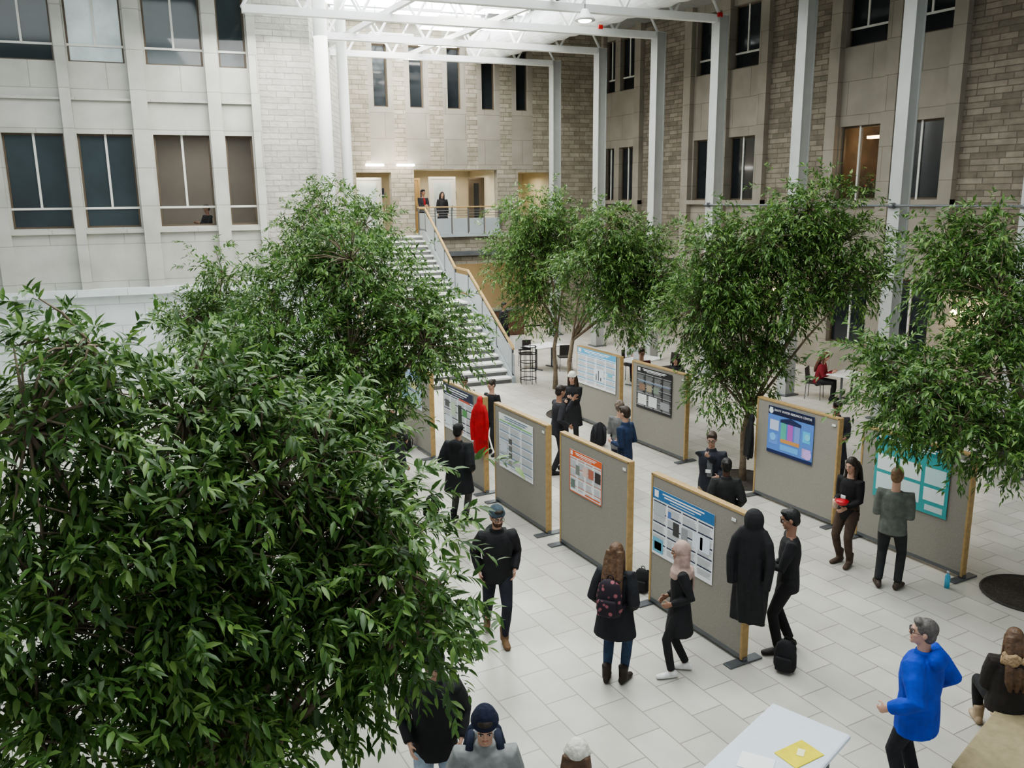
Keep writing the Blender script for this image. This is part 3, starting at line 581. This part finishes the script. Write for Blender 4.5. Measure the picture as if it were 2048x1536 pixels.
    if badge:
        g=G(); g.rbox(T((.02,.145+p,.2)),(.08*s,.006,.055*s),.002,RU); part("name_badge",g,pm((.8,.8,.8)),rm=False)
    kind,hc=hair; hm=noisy("hair_%d"%int(sum(hc)*1000),hc,.55,.35,25,.7)
    g=G()
    if kind!='none':
        g.ell(HT((0,-.02,.036)),(.083*s,.100*s,.094*s),Rh,16,10); g.ell(HT((0,-.045,-.02)),(.077*s,.066*s,.075*s),Rh)
        if kind=='short': g.ell(HT((0,.045,.092)),(.06*s,.045*s,.032*s),Rh)
        if kind=='curly':
            for k in range(40):
                v=Vector((random.gauss(0,1),random.gauss(0,1)-.5,random.gauss(0,1)+.4)).normalized()
                g.ell(HT((v.x*.085,-.03+v.y*.09,.03+v.z*.09)),(.022*s,)*3,None,6,5)
        if kind=='bun': g.ell(HT((0,-.12,.04)),(.045*s,.04*s,.045*s),Rh)
        if kind=='long':
            for dx in (-.055,0,.055):
                g.tube([HT((dx,-.06,.03)),HT((dx*1.25,-.085,-.08)),T((dx*1.5,-.125-p,.44)),T((dx*1.5,-.14-p,.30)),T((dx*1.1,-.14-p,.2))],[.05*s,.05*s,.045*s,.04*s,.018*s],n=10)
            for sg in (-1,1): g.tube([HT((sg*.068,.005,.04)),HT((sg*.082,-.005,-.06)),T((sg*.085,.02,.46))],[.025*s,.028*s,.022*s],n=8)
        part("hair",g,hm,.009,True,1)
    if beard:
        g=G(); g.ell(HT((0,.034,-.07)),(.06*s,.066*s,.052*s),Rh); part("beard",g,cloth(beard),.009)
    if glasses:
        g=G(); Mh=Rh@RX(math.pi/2)
        for sg in (-1,1): g.torus(HT((sg*.033,.1,.003)),.024*s,.0028*s,14,5,Mh); g.tube([HT((sg*.057,.098,.006)),HT((sg*.08,.0,.006))],[.0025*s]*2,n=5)
        g.tube([HT((-.01,.104,.008)),HT((.01,.104,.008))],[.0025*s]*2,n=5); mk("glasses",g,noisy("black_plastic",(.01,.01,.01),.3),body)
    if hat:
        hk,hcol=hat; g=G(); hmt=cloth(hcol,.7,.95,30)
        if hk in('beanie','bobble'):
            g.ell(HT((0,-.018,.062)),(.09*s,.108*s,.09*s),Rh,16,10); Rr=Rh@RX(math.radians(-8))
            g.torus(HT((0,-.012,.05)),.088*s,.017*s,20,8,Rr)
            g.tube([HT((0,-.02,.04)),HT((0,-.02,.08))],[(.088*s,.105*s)]*2,side=Rh@Vector((1,0,0)),n=16)
        if hk=='cap':
            g.ell(HT((0,-.015,.055)),(.088*s,.106*s,.08*s),Rh,16,10); g.tube([HT((0,.06,.06)),HT((0,.13,.045)),HT((0,.16,.035))],[(.075*s,.01*s),(.07*s,.009*s),(.05*s,.008*s)],side=Rh@Vector((1,0,0)),n=12)
        part("hat",g,hmt,.009)
    if hood=='up' or hood=='hijab':
        g=G(); g.ell(HT((0,-.025,.02)),(.094*s,.108*s,.12*s),Rh,16,12); g.ell(HT((0,.0,-.095)),(.085*s,.088*s,.055*s),Rh)
        g.tube([HT((0,-.03,-.04)),T((0,-.0,.50)),T((0,0,.44)),T((0,.0,.36))],[(.09*s,.095*s),(.10*s,.10*s),(.15*s,.13*s),(.15*s,.14*s)],side=side,n=16)
        if hood=='hijab': g.tube([T((.05,-.13,.45)),T((.06,-.15,.3)),T((.05,-.15,.16))],[(.08*s,.03*s),(.07*s,.025*s),(.05*s,.02*s)],side=side,n=10)
        part("hijab" if hood=='hijab' else "hood",g,cloth(extra or top,.5),.01)
    if hood=='fur':
        g=G()
        for k in range(90):
            a_=random.uniform(0,2*math.pi); c=T((math.cos(a_)*.12,-.1+math.sin(a_)*.09,.52+.02*random.gauss(0,1)-.03*math.sin(a_))); g.ell(c,(.033*s,)*3,None,6,5)
        part("fur_trim",g,cloth((.34,.24,.14),1,.95,40),.01,True,0)
    return body
def backpack(x,y,z,az,label,col,sc=1,tilt=0,worn=False,floral=False):
    b=thing("backpack",label,"backpack",(x,y,z),-math.radians(az)); b.rotation_euler=(math.radians(tilt),0,-math.radians(az))
    g=G(); g.tube([(0,0,.03),(0,0,.1),(0,0,.28),(0,0,.40),(0,0,.45)],[(.13,.07),(.155,.095),(.15,.09),(.12,.07),(.07,.04)],side=(1,0,0),n=16); g.v=[(a*sc,b_*sc,c*sc) for a,b_,c in g.v]; m=cloth(col,.5)
    if floral:
        m,nt,bb=newmat("floral_fabric"); N=nt.nodes; L=nt.links; tc=N.new("ShaderNodeTexCoord"); vo=N.new("ShaderNodeTexVoronoi"); vo.inputs["Scale"].default_value=14; L.new(tc.outputs["Object"],vo.inputs["Vector"])
        r=N.new("ShaderNodeValToRGB"); r.color_ramp.elements[0].position=.25; r.color_ramp.elements[0].color=(.30,.10,.12,1); r.color_ramp.elements[1].position=.36; r.color_ramp.elements[1].color=(.018,.012,.02,1)
        L.new(vo.outputs["Distance"],r.inputs["Fac"]); L.new(r.outputs["Color"],bb.inputs["Base Color"]); bb.inputs["Roughness"].default_value=.8
    o=mk("body",g,m,b,smooth=True)
    g=G(); g.rbox((0,-.095*sc,.15*sc),(.22*sc,.06*sc,.2*sc),.025*sc); mk("front_pocket",g,m,b,smooth=True)
    for sg in (-1,1):
        g=G()
        if worn: g.tube([(sg*.08*sc,.05,.42*sc),(sg*.1,.14,.46*sc),(sg*.115,.26,.42*sc),(sg*.125,.30,.28*sc),(sg*.13,.24,.14*sc),(sg*.12,.08,.08*sc)],[(.028,.008)]*6,side=(1,0,0),n=8)
        else: g.tube([(sg*.08*sc,.07*sc,.42*sc),(sg*.09*sc,.13*sc,.3*sc),(sg*.1*sc,.08*sc,.08*sc)],[(.025*sc,.008*sc)]*3,side=(1,0,0),n=8)
        mk("strap",g,m,b,smooth=True)
    g=G(); g.torus((0,.04*sc,.46*sc),.035*sc,.008*sc,14,6,RX(math.pi/2)); mk("handle",g,m,b)
    return b
BK=(.012,.012,.014); DK=(.022,.022,.028); DJ=(.02,.027,.045)
POCK=((-.21,.10,.95),(.21,.10,.95))
person(4.42,8.66,200,1.78,"man in black puffy jacket, grey-blue beanie and glasses walking",BK,(.018,.02,.03),(.16,.09,.04),'l',('short',(.03,.018,.01)),vox=.01,puff=.022,hem=-.14,glasses=True,beard=(.06,.03,.018),hat=('beanie',(.06,.085,.105)),boots=True,
  feet=((-.06,.16,0,-5),(.10,-.30,.04,8)),pel=(0,0,.92),hands=((-.20,.10,.93),(.22,.02,.90)),hy=-12,lean=3)
backpack(4.42+.07,8.66+.20,1.02,200,"black backpack worn on the walking man's back",(.03,.035,.035),.9,worn=True)
person(5.10,7.12,52,1.70,"woman with long brown hair in black parka and blue jeans",(.013,.014,.018),(.03,.055,.10),(.025,.015,.01),'l',('long',(.11,.06,.032)),vox=.01,fem=True,hem=-.30,puff=.03,boots=True,hands=((-.19,.12,.95),(.19,.12,.95)),feet=((-.09,0,0,-10),(.10,.05,0,12)),hy=5)
backpack(5.10-.19,7.12-.15,.93,52,"black backpack with floral pattern worn by the long-haired woman",(.03,.012,.016),.95,worn=True,floral=True)
person(5.86,6.93,-58,1.63,"woman in pink-beige hijab, long black cardigan and white sneakers",BK,BK,(.75,.75,.72),'m',('none',(.02,.015,.01)),vox=.01,fem=True,hem=-.36,hood='hijab',extra=(.42,.30,.26),hands=((-.12,.12,.98),(.12,.14,.98)),feet=((-.12,.10,0,-12),(.08,-.10,0,10)),hy=8,slim=True)
person(7.30,6.70,-48,1.82,"man with black hair and glasses in black sweater holding paper",BK,(.012,.012,.012),(.02,.016,.014),'m',('short',(.01,.01,.01)),vox=.01,glasses=True,hands=((-.12,.34,1.14),(.2,.14,.98)),feet=((-.12,.08,0,-15),(.1,-.06,0,10)),hp=14,badge=True)
person(9.92,8.05,262,1.67,"woman with long dark hair in black sweater and brown trousers",(.014,.013,.014),(.07,.045,.032),(.07,.045,.03),'l',('long',(.025,.015,.01)),vox=.012,fem=True,boots=True,hem=-.18,hands=((-.10,.25,1.0),(.08,.25,1.08)),hp=16,badge=True,feet=((-.1,.04,0,-12),(.1,0,0,10)))
person(9.80,7.21,62,1.77,"man in grey sweater and dark trousers seen from behind",(.11,.12,.105),(.022,.024,.025),(.05,.035,.025),'l',('short',(.17,.10,.05)),vox=.011,hands=((-.12,.22,1.08),(.12,.22,1.06)),hem=-.12,puff=.012,feet=((-.12,-.03,0,-22),(.12,.02,0,15)))
person(12.3,10.4,215,1.74,"person in dark coat looking down behind the board",DK,BK,BK,'m',('short',(.015,.01,.008)),hp=28,hands=((-.1,.3,1.1),(.1,.3,1.1)),puff=.02,hem=-.3)
person(8.9,9.9,228,1.76,"man with glasses in dark jacket over checked shirt, hand raised",(.016,.018,.028),(.22,.17,.11),(.03,.02,.015),'l',('short',(.04,.025,.015)),glasses=True,puff=.02,shirt=(.16,.17,.18),hands=((-.14,.24,1.08),(.02,.24,1.40)),badge=True,hp=14)
person(8.3,8.9,35,1.68,"person with black hair in black coat seen from behind",(.012,.012,.013),BK,BK,'d',('bun',(.008,.007,.006)),puff=.02,hem=-.35,hands=POCK,fem=True)
person(8.6,11.8,-25,1.80,"man in navy sweater with white collar",(.015,.03,.075),BK,BK,'l',('short',(.03,.02,.012)),collar=(.6,.62,.65),hands=((-.1,.2,1.1),(.15,.18,1.05)))
person(9.05,12.6,60,1.68,"person with curly grey hair in grey top",(.14,.14,.14),DJ,BK,'l',('curly',(.16,.12,.09)),fem=True,hands=((-.1,.2,1.1),(.15,.18,1.05)))
person(8.46,13.86,95,1.80,"man in black clothes gesturing with raised hand",DK,BK,BK,'m',('short',(.02,.012,.01)),hands=((-.05,.36,1.4),(.24,.12,.98)),feet=((-.12,.15,0,-5),(.12,-.15,0,5)),lean=4)
person(9.65,15.2,225,1.70,"woman in white beanie and long black coat",BK,BK,BK,'l',('long',(.05,.03,.02)),hat=('beanie',(.62,.6,.56)),hem=-.4,puff=.025,fem=True,hands=((-.04,.24,1.2),(.1,.24,1.12)))
person(5.64,12.41,50,1.74,"person in black cap and long black parka facing a poster",(.013,.014,.017),(.10,.095,.09),BK,'l',('short',(.01,.01,.01)),hat=('cap',(.012,.012,.014)),hem=-.36,puff=.045,boots=True,hood='back',hands=POCK)
person(7.45,16.0,200,1.72,"dark-haired person standing behind the board",DK,BK,BK,'m',('short',(.015,.01,.01)),hp=20)
person(7.9,15.6,250,1.66,"person in dark top with dark hair behind the board",BK,BK,BK,'l',('bun',(.03,.02,.012)),fem=True,hp=20)
person(5.75,18.5,120,1.75,"person in long dark coat beside the easel",BK,BK,BK,'l',('short',(.02,.015,.01)),hem=-.4,puff=.02)
person(5.3,14.6,60,1.78,"man in black jacket and dark jeans looking at a poster",BK,DJ,BK,'l',('short',(.02,.015,.01)),puff=.02,hands=POCK)
person(4.8,13.2,80,1.72,"person in dark hooded jacket beneath the tree",(.03,.03,.035),BK,BK,'m',('short',(.02,.015,.01)),puff=.02,hood='back',hands=POCK)
person(2.4,14.4,-70,1.70,"woman with tied hair in black jacket",BK,BK,BK,'l',('bun',(.03,.02,.012)),fem=True,puff=.015)
person(3.1,7.9,190,1.70,"person in dark patterned coat partly hidden by leaves",(.06,.03,.03),DJ,BK,'l',('short',(.05,.03,.02)),puff=.02,hem=-.2,hp=25)
person(6.33,4.24,-12,1.80,"older man with grey hair and glasses in bright blue jacket",(.006,.045,.40),(.015,.016,.02),BK,'l',('short',(.10,.09,.085)),vox=.01,glasses=True,puff=.045,hem=-.22,hood='back',hands=((-.33,.10,1.0),(.33,.08,.98)),hy=-32,hp=-4,curl=(.8,.8))
person(7.80,4.30,38,1.66,"woman in black coat with fur hood sitting on the bench",(.02,.015,.013),BK,(.4,.3,.2),'l',('long',(.10,.055,.03)),vox=.011,fem=True,puff=.04,hood='fur',boots=True,seat=True,pel=(0,0,.54),feet=((-.1,.42,0,0),(.12,.40,0,0)),hands=((-.1,.3,.72),(.12,.3,.72)),hp=10)
person(2.42,4.98,205,1.78,"man in navy beanie and grey fleece with backpack straps",(.26,.27,.27),(.35,.42,.5),BK,'l',('short',(.03,.02,.015)),vox=.01,puff=.025,hat=('bobble',(.012,.016,.04)),hands=((-.15,.26,1.12),(.2,.22,1.0)),hp=22,hood='back')
backpack(2.42+.10,4.98+.22,1.0,205,"navy blue backpack worn over a grey fleece",(.01,.016,.04),1.1,worn=True)
person(2.42,5.95,200,1.78,"person in black jacket with light jeans",BK,(.35,.42,.5),BK,'l',('short',(.01,.01,.01)),vox=.011,puff=.02,hem=-.16,hat=('beanie',(.015,.015,.02)),hp=30,hands=POCK)
person(2.86,4.42,40,1.68,"woman in white knit hat with brown hair",(.02,.02,.025),BK,BK,'l',('long',(.10,.055,.03)),vox=.01,fem=True,hat=('beanie',(.62,.6,.54)),puff=.02)
pz=3.97
q=skw(9.35,33.6); person(q.x,q.y,172,1.76,"man in dark jacket and red shirt leaning on the balcony rail",DK,BK,BK,'m',('short',(.01,.01,.01)),z=pz,shirt=(.35,.015,.02),hands=((-.1,.32,1.08),(.1,.32,1.1)),vox=.013)
q=skw(10.15,33.6); person(q.x,q.y,190,1.66,"woman with long dark hair in black coat on the balcony",BK,BK,BK,'l',('long',(.02,.012,.01)),z=pz,fem=True,hem=-.35,vox=.013,puff=.02)
q=skw(1.0,28.3); person(q.x,q.y,250,1.7,"person in black top sitting in the upper study room",BK,BK,BK,'m',('short',(.01,.01,.01)),z=3.95,seat=True,pel=(0,0,.54),feet=((-.1,.42,0,0),(.12,.40,0,0)),hands=((-.1,.35,.78),(.12,.35,.78)),vox=.014)
person(12.55,16.6,200,1.76,"man with glasses in maroon sweater behind the black poster",(.10,.012,.018),BK,BK,'l',('short',(.05,.03,.02)),glasses=True,hp=20,hands=((-.1,.25,1.05),(.12,.25,1.05)))
SEATF=((-.1,.40,0,0),(.12,.42,0,0))
person(14.2,17.3,240,1.66,"woman with long dark hair sitting at a table",BK,BK,BK,'l',('long',(.015,.01,.01)),fem=True,seat=True,pel=(0,0,.54),feet=SEATF,hands=((-.1,.35,.8),(.12,.35,.8)),hp=20,puff=.02)
person(15.0,20.3,200,1.70,"person in white top sitting at a far table",(.5,.5,.52),BK,BK,'l',('long',(.02,.015,.01)),fem=True,seat=True,pel=(0,0,.54),feet=SEATF,hands=((-.1,.35,.8),(.12,.35,.8)),hp=20)
person(17.75,15.7,150,1.68,"woman in maroon sweater writing at a white table",(.20,.015,.025),BK,BK,'l',('long',(.12,.045,.03)),fem=True,seat=True,pel=(0,0,.54),feet=SEATF,hands=((-.1,.38,.8),(.12,.38,.8)),hp=24,lean=12,puff=.01)
person(12.9,27.8,200,1.7,"person in dark clothes standing beneath the balcony",BK,BK,BK,'m',('short',(.01,.01,.01)),vox=.015)
person(14.2,27.0,150,1.7,"person in dark clothes near the lobby entrance",DK,BK,BK,'m',('short',(.01,.01,.01)),vox=.015)
# ------------------------------------------------------------ hanging coats, bags, small items
def hangcoat(x,y,ztop,az,label,col,L=1.15,hoodup=True,wd=1.0):
    g=G(); zz=[-L,-L*.85,-L*.7,-L*.55,-.45,-.30,-.22,-.13]; rr=[(.20,.10),(.20,.11),(.195,.11),(.19,.105),(.18,.10),(.18,.09),(.15,.08),(.07,.06)]
    g.tube([(0,0,q) for q in zz],rr,side=(1,0,0),n=40,cap=.05)
    V=[]
    for a_,b_,c_ in g.v:
        th=math.atan2(b_,a_); k=1+.13*math.sin(7*th+c_*4)*min(1,max(0,(-c_-.2)/.5)); V.append((a_*k,b_*k,c_))
    g.v=V
    if hoodup: g.ell((0,0,-.10),(.115,.10,.14))
    else: g.ell((0,-.03,-.13),(.10,.09,.10))
    for sg in (-1,1): g.tube([(sg*.10,0,-.22),(sg*.18,.03,-.34),(sg*.225,.06,-.55),(sg*.215,.08,-.72),(sg*.20,.09,-.86)],[.055,.058,.052,.048,.044],n=12,cap=.1)
    g.v=[(a_*wd,b_*wd,c_) for a_,b_,c_ in g.v]
    o=tag(mk("hanging_coat",g,cloth(col,.7,.75,8)),label,"coat"); o.location=(x,y,ztop); o.rotation_euler=(0,0,-math.radians(az)); remesh(o,.012,1)
hangcoat(6.58,6.58,1.95,240,"long black hooded parka hung on the board's end",(.012,.012,.014),1.32,True,1.0)
hangcoat(6.60,13.52,1.90,228,"bright red coat hung on the board's end",(.42,.010,.014),1.12,False,.68)
hangcoat(10.86,11.07,1.55,300,"dark coat hung on the board's end",(.012,.012,.014),.85,False,.6)
backpack(6.95,6.35,0,60,"black backpack standing on the floor beneath the parka",BK,.85)
backpack(6.75,8.8,0,60,"small black backpack on the floor between boards",BK,.75)
backpack(10.2,15.0,0,200,"large dark backpack on the floor in a pile",DK,1.2,-10)
backpack(10.62,14.85,0,230,"black bag leaning on the pile of bags",BK,1.0,-12)
backpack(6.42,16.8,0,90,"small black bag leaning against the board",BK,.8)
backpack(5.3,12.85,0,150,"black bag standing by the person's boots",BK,.9)
g=G(); g.rbox((0,0,0),(.21,.28,.004),.001); o=tag(mk("paper_sheet",g,pm((.8,.82,.85))),"sheet of paper held in the man's hand","paper"); o.location=(6.96,6.86,1.20); o.rotation_euler=(.5,.1,math.radians(48))
g=G(); g.tube([(0,0,0),(0,0,.03),(0,0,.06)],[.06,.085,.095],n=20,cap=0); o=tag(mk("food_bowl",g,noisy("red_bowl",(.55,.02,.03),.4),smooth=True),"red lidded bowl held by the woman in brown trousers","bowl"); o.location=(9.62,7.93,1.03)
g=G(); g.tube([(0,0,0),(0,0,.13)],[.032,.04],n=16,cap=0); o=tag(mk("paper_cup",g,pm((.6,.45,.35)),smooth=True),"tall drink cup held by the woman in brown trousers","cup"); o.location=(9.66,8.08,.92)
bt=thing("water_bottle","light blue water bottle standing on the floor","bottle",(10.51,6.80,0))
g=G(); g.tube([(0,0,.005),(0,0,.17),(0,0,.20),(0,0,.215)],[.036,.036,.022,.018],n=16,cap=0); mk("body",g,noisy("sky_blue",(.10,.42,.62),.3),bt,smooth=True)
g=G(); g.tube([(0,0,.215),(0,0,.25)],[.02,.018],n=12,cap=.2); mk("cap",g,noisy("silver",(.5,.52,.55),.3,metal=.8),bt,smooth=True)
ft=thing("folding_table","white plastic folding table with rounded corners","table",(4.96,4.56,0),math.radians(18.5))
g=G(); g.rbox((-.12,-.0,.735),(1.6,.74,.045),.02); mk("table_top",g,noisy("pale_plastic",(.62,.68,.75),.35,.03,30,.05),ft)
for sx in (-.65,.42):
    for sy in (-.28,.28): g=G(); g.cyl((sx,sy,0),(sx,sy,.72),.014,10); mk("leg",g,M_METAL,ft)
    g=G(); g.cyl((sx,-.28,.25),(sx,.28,.25),.012,8); mk("brace",g,M_METAL,ft)
g=G(); g.rbox((0,0,.762),(.34,.24,.008),.003); o=tag(mk("folder",g,noisy("yellow_card",(.72,.62,.01),.5)),"bright yellow folder lying on the folding table","folder"); o.location=(5.12,4.46,0); o.rotation_euler=(0,0,math.radians(2))
g=G(); g.box((-.05,-.03,.768),(.05,.03,.77)); o=tag(mk("note_card",g,pm((.85,.85,.5))),"small pale card on the yellow folder","card"); o.location=(5.14,4.46,0); o.rotation_euler=(0,0,.6)
g=G(); g.rbox((0,0,.761),(.22,.28,.005),.001); o=tag(mk("paper_sheet",g,pm((.85,.86,.88))),"white paper sheet on the folding table","paper"); o.location=(4.72,4.55,0); o.rotation_euler=(0,0,.6)
bn=thing("stone_bench","tan stone bench slab on solid base","bench",(8.0,4.08,0),math.radians(16))
g=G(); g.rbox((0,0,.40),(2.9,.66,.1),.02); mk("seat",g,noisy("tan_stone",(.30,.25,.15),.8,.15,10,.2),bn); g=G(); g.box((-1.3,-.25,0),(1.3,.25,.35)); mk("base",g,noisy("tan_stone",(.36,.28,.15)),bn)
def table(x,y,rot,w,d,label):
    t=thing("cafe_table",label,"table",(x,y,0),rot,"cafe tables"); g=G(); g.rbox((0,0,.735),(w,d,.035),.012); mk("table_top",g,M_WHITE,t)
    for sx in (-1,1):
        g=G(); g.cyl((sx*w*.3,0,.03),(sx*w*.3,0,.72),.03,12); g.rbox((sx*w*.3,0,.018),(.06,d*.7,.034),.01); mk("leg",g,M_METAL,t)
def chair(x,y,az,col=(.03,.025,.025)):
    c=thing("cafe_chair","dark cafe chair with slim metal legs at the white table","chair",(x,y,0),-math.radians(az),"cafe chairs"); m=noisy("chair_%d"%int(col[0]*1000),col,.5)
    g=G(); g.rbox((0,0,.44),(.43,.42,.03),.012); mk("seat",g,m,c); g=G(); g.rbox((0,-.21,.68),(.42,.03,.34),.012,RX(.12)); mk("backrest",g,m,c)
    for sx in (-.18,.18):
        for sy in (-.18,.18): g=G(); g.cyl((sx*1.1,sy*1.1,0),(sx,sy,.43 if sy>0 else .60),.011,8); mk("leg",g,M_METAL,c)
table(18.15,15.1,0.2,.9,.7,"white rectangular cafe table where a woman writes"); chair(17.72,15.78,150)
table(17.9,11.5,1.2,1.7,.8,"long white cafe table with dark chairs"); chair(17.3,12.3,120); chair(18.5,10.8,-60); chair(18.4,12.2,-120); chair(17.1,11.2,60)
table(16.1,9.4,1.3,1.4,.8,"white cafe table near the tree"); chair(16.7,10.2,-110); chair(15.4,9.1,70)
table(13.5,16.9,.3,1.0,.8,"white cafe table behind the black poster"); chair(14.25,17.4,240); table(14.8,19.6,.3,1.2,.8,"white cafe table in the distance"); chair(15.0,20.4,200); chair(15.7,19.4,270)
chair(14.0,22.5,20); chair(13.2,23.6,200); table(13.6,23.1,.2,1.1,.8,"white cafe table near the lobby")
g=G(); g.rbox((0,0,.01),(.32,.22,.018),.005); g.rbox((0,.13,.12),(.32,.012,.22),.004,RX(-.2)); o=tag(mk("laptop",g,noisy("laptop_white",(.7,.7,.72),.4)),"open white laptop on a cafe table","laptop"); o.location=(14.7,19.6,.755); o.rotation_euler=(0,0,2.6)
rk=thing("brochure_rack","black wire brochure rack with white sign at the stair foot","rack",(12.05,21.4,0))
for z_ in (.15,.4,.65,.9,1.1): g=G(); g.torus((0,0,z_),.24,.012,20,6); mk("wire_ring",g,M_BLACK,rk)
for k in range(8): g=G(); a_=k*math.pi/4; g.cyl((.24*math.cos(a_),.24*math.sin(a_),0),(.24*math.cos(a_),.24*math.sin(a_),1.12),.009,6); mk("wire_post",g,M_BLACK,rk)
g=G(); g.box((-.45,-.01,1.05),(-.2,.01,1.4)); mk("sign",g,pm((.85,.86,.86)),rk)
es=thing("wooden_easel","brown wooden easel standing beside the first board","easel",(6.15,17.3,0),.3)
for sx in (-.3,.3): g=G(); g.tube([(sx,0,0),(sx*.15,.05,1.55)],[.03,.03],n=4); mk("leg",g,noisy("easel_wood",(.25,.15,.08),.6),es)
g=G(); g.tube([(0,.7,0),(0,.08,1.5)],[.03,.03],n=4); mk("leg",g,noisy("easel_wood",(.25,.15,.08)),es); g=G(); g.box((-.28,-.02,.6),(.28,.03,.66)); mk("tray",g,noisy("easel_wood",(.25,.15,.08)),es)
k=thing("service_counter","dark wooden service counter beneath the balcony","counter",skw(11.8,31.5),SK)
g=G(); g.rbox((0,0,.5),(1.8,.6,1.0),.02); mk("body",g,noisy("dark_wood",(.10,.05,.03)),k); g=G(); g.rbox((0,0,1.03),(1.95,.72,.06),.015); mk("worktop",g,M_METAL,k)
pp=thing("potted_plant","leafy plant with red flowers in the warm office window","plant",(22.1,17.7,5.2))
g=G(); g.tube([(0,0,0),(0,0,.25)],[.1,.13],n=14,cap=0); mk("pot",g,noisy("terracotta",(.35,.12,.06)),pp,smooth=True)
me,_=leaves([(0,0,.5,.3),(.0,.35,.35,.2),(0,-.3,.35,.2)],300,.11,10,False); me.materials.append(M_LEAF); o=bpy.data.objects.new("foliage",me); COL.objects.link(o); o.parent=pp; o["kind"]="stuff"
for dy,dz in ((.1,.55),(-.2,.45),(.35,.4),(-.05,.7)): g=G(); g.ell((-.25,dy,dz),(.05,.05,.04)); mk("flower",g,noisy("red_petal",(.5,.02,.02)),pp,smooth=True)
g=G(); g.rbox((0,0,-.03),(.5,1.6,.05),.01); o=tag(mk("window_shelf",g,M_WHITE),"white shelf holding the plant inside the office window","shelf"); o.location=(22.0,17.7,5.2)
# ------------------------------------------------------------ apply modifiers
bpy.context.view_layer.update(); dg=bpy.context.evaluated_depsgraph_get()
new=[]
for ob in REM: new.append((ob,bpy.data.meshes.new_from_object(ob.evaluated_get(dg))))
for ob,me in new:
    if ob.type=='FONT':
        o=bpy.data.objects.new("lettering",me); COL.objects.link(o); o.parent=ob.parent; o.location=ob.location; o.rotation_euler=ob.rotation_euler; bpy.data.objects.remove(ob)
    else:
        ob.modifiers.clear(); ob.data=me
# ------------------------------------------------------------ lights, world, camera
def area(loc,sx,sy,e,col,rot=(0,0,0)):
    l=bpy.data.lights.new("area","AREA"); l.shape='RECTANGLE'; l.size=sx; l.size_y=sy; l.energy=e; l.color=col
    o=bpy.data.objects.new("area_lamp",l); COL.objects.link(o); o.location=loc; o.rotation_euler=rot; return o
area((4,8,11.6),9,10,1600,(.95,1,.985)); area((11,13,10.0),7,12,620,(.98,1,.98)); area((7,23,10.0),7,6,800,(1,.99,.95)); area((0,19,11.6),8,8,700,(.93,1,1))  # broad lamps under the ceiling stand in for soft skylight
q=skw(10.5,34.8,6.3); area(q,3,2,75,(1,.92,.78)); q=skw(11.5,35.5,2.7); area(q,4,3,60,(1,.78,.5)); q=skw(13.9,34.8,6.2); area(q,1,1,22,(1,.88,.65)); q=skw(7.2,34.0,6.3); area(q,1,.8,25,(1,.92,.75))  # lamps added inside the balcony and lobby recesses, not skylights
q=skw(1,29,7.4); area(q,2.5,2,38,(1,.94,.86))  # lamp added inside the study recess, no skylight above it
def pt(loc,e,col,r=.15):
    l=bpy.data.lights.new("pt","POINT"); l.energy=e; l.color=col; l.shadow_soft_size=r; o=bpy.data.objects.new("point_lamp",l); COL.objects.link(o); o.location=loc
pt((20.4,13.6,2.3),55,(1,.75,.48)); pt((20.4,20.2,2.3),35,(1,.75,.48)); pt(skw(7.9,32.3,6.9),60,(1,.9,.72)); pt(skw(8.5,31.6,9.6),160,(1,.96,.88)); pt((22.2,17.7,6.6),26,(1,.7,.42))
w=bpy.data.worlds.new("w"); bpy.context.scene.world=w; w.use_nodes=True; w.node_tree.nodes["Background"].inputs[0].default_value=(.88,.96,1,1); w.node_tree.nodes["Background"].inputs[1].default_value=.7
try: bpy.context.scene.view_settings.look='AgX - Medium High Contrast'
except Exception: pass
cam=bpy.data.cameras.new("camera"); co=bpy.data.objects.new("camera",cam); COL.objects.link(co)
cam.sensor_width=36; cam.lens=1700/2048*36; cam.clip_end=200
co.location=(0,0,5.4)
co.rotation_euler=(RZ(-math.radians(28.26))@RX(math.radians(90-12.44))@RZ(-math.radians(.63))).to_euler()
bpy.context.scene.camera=co
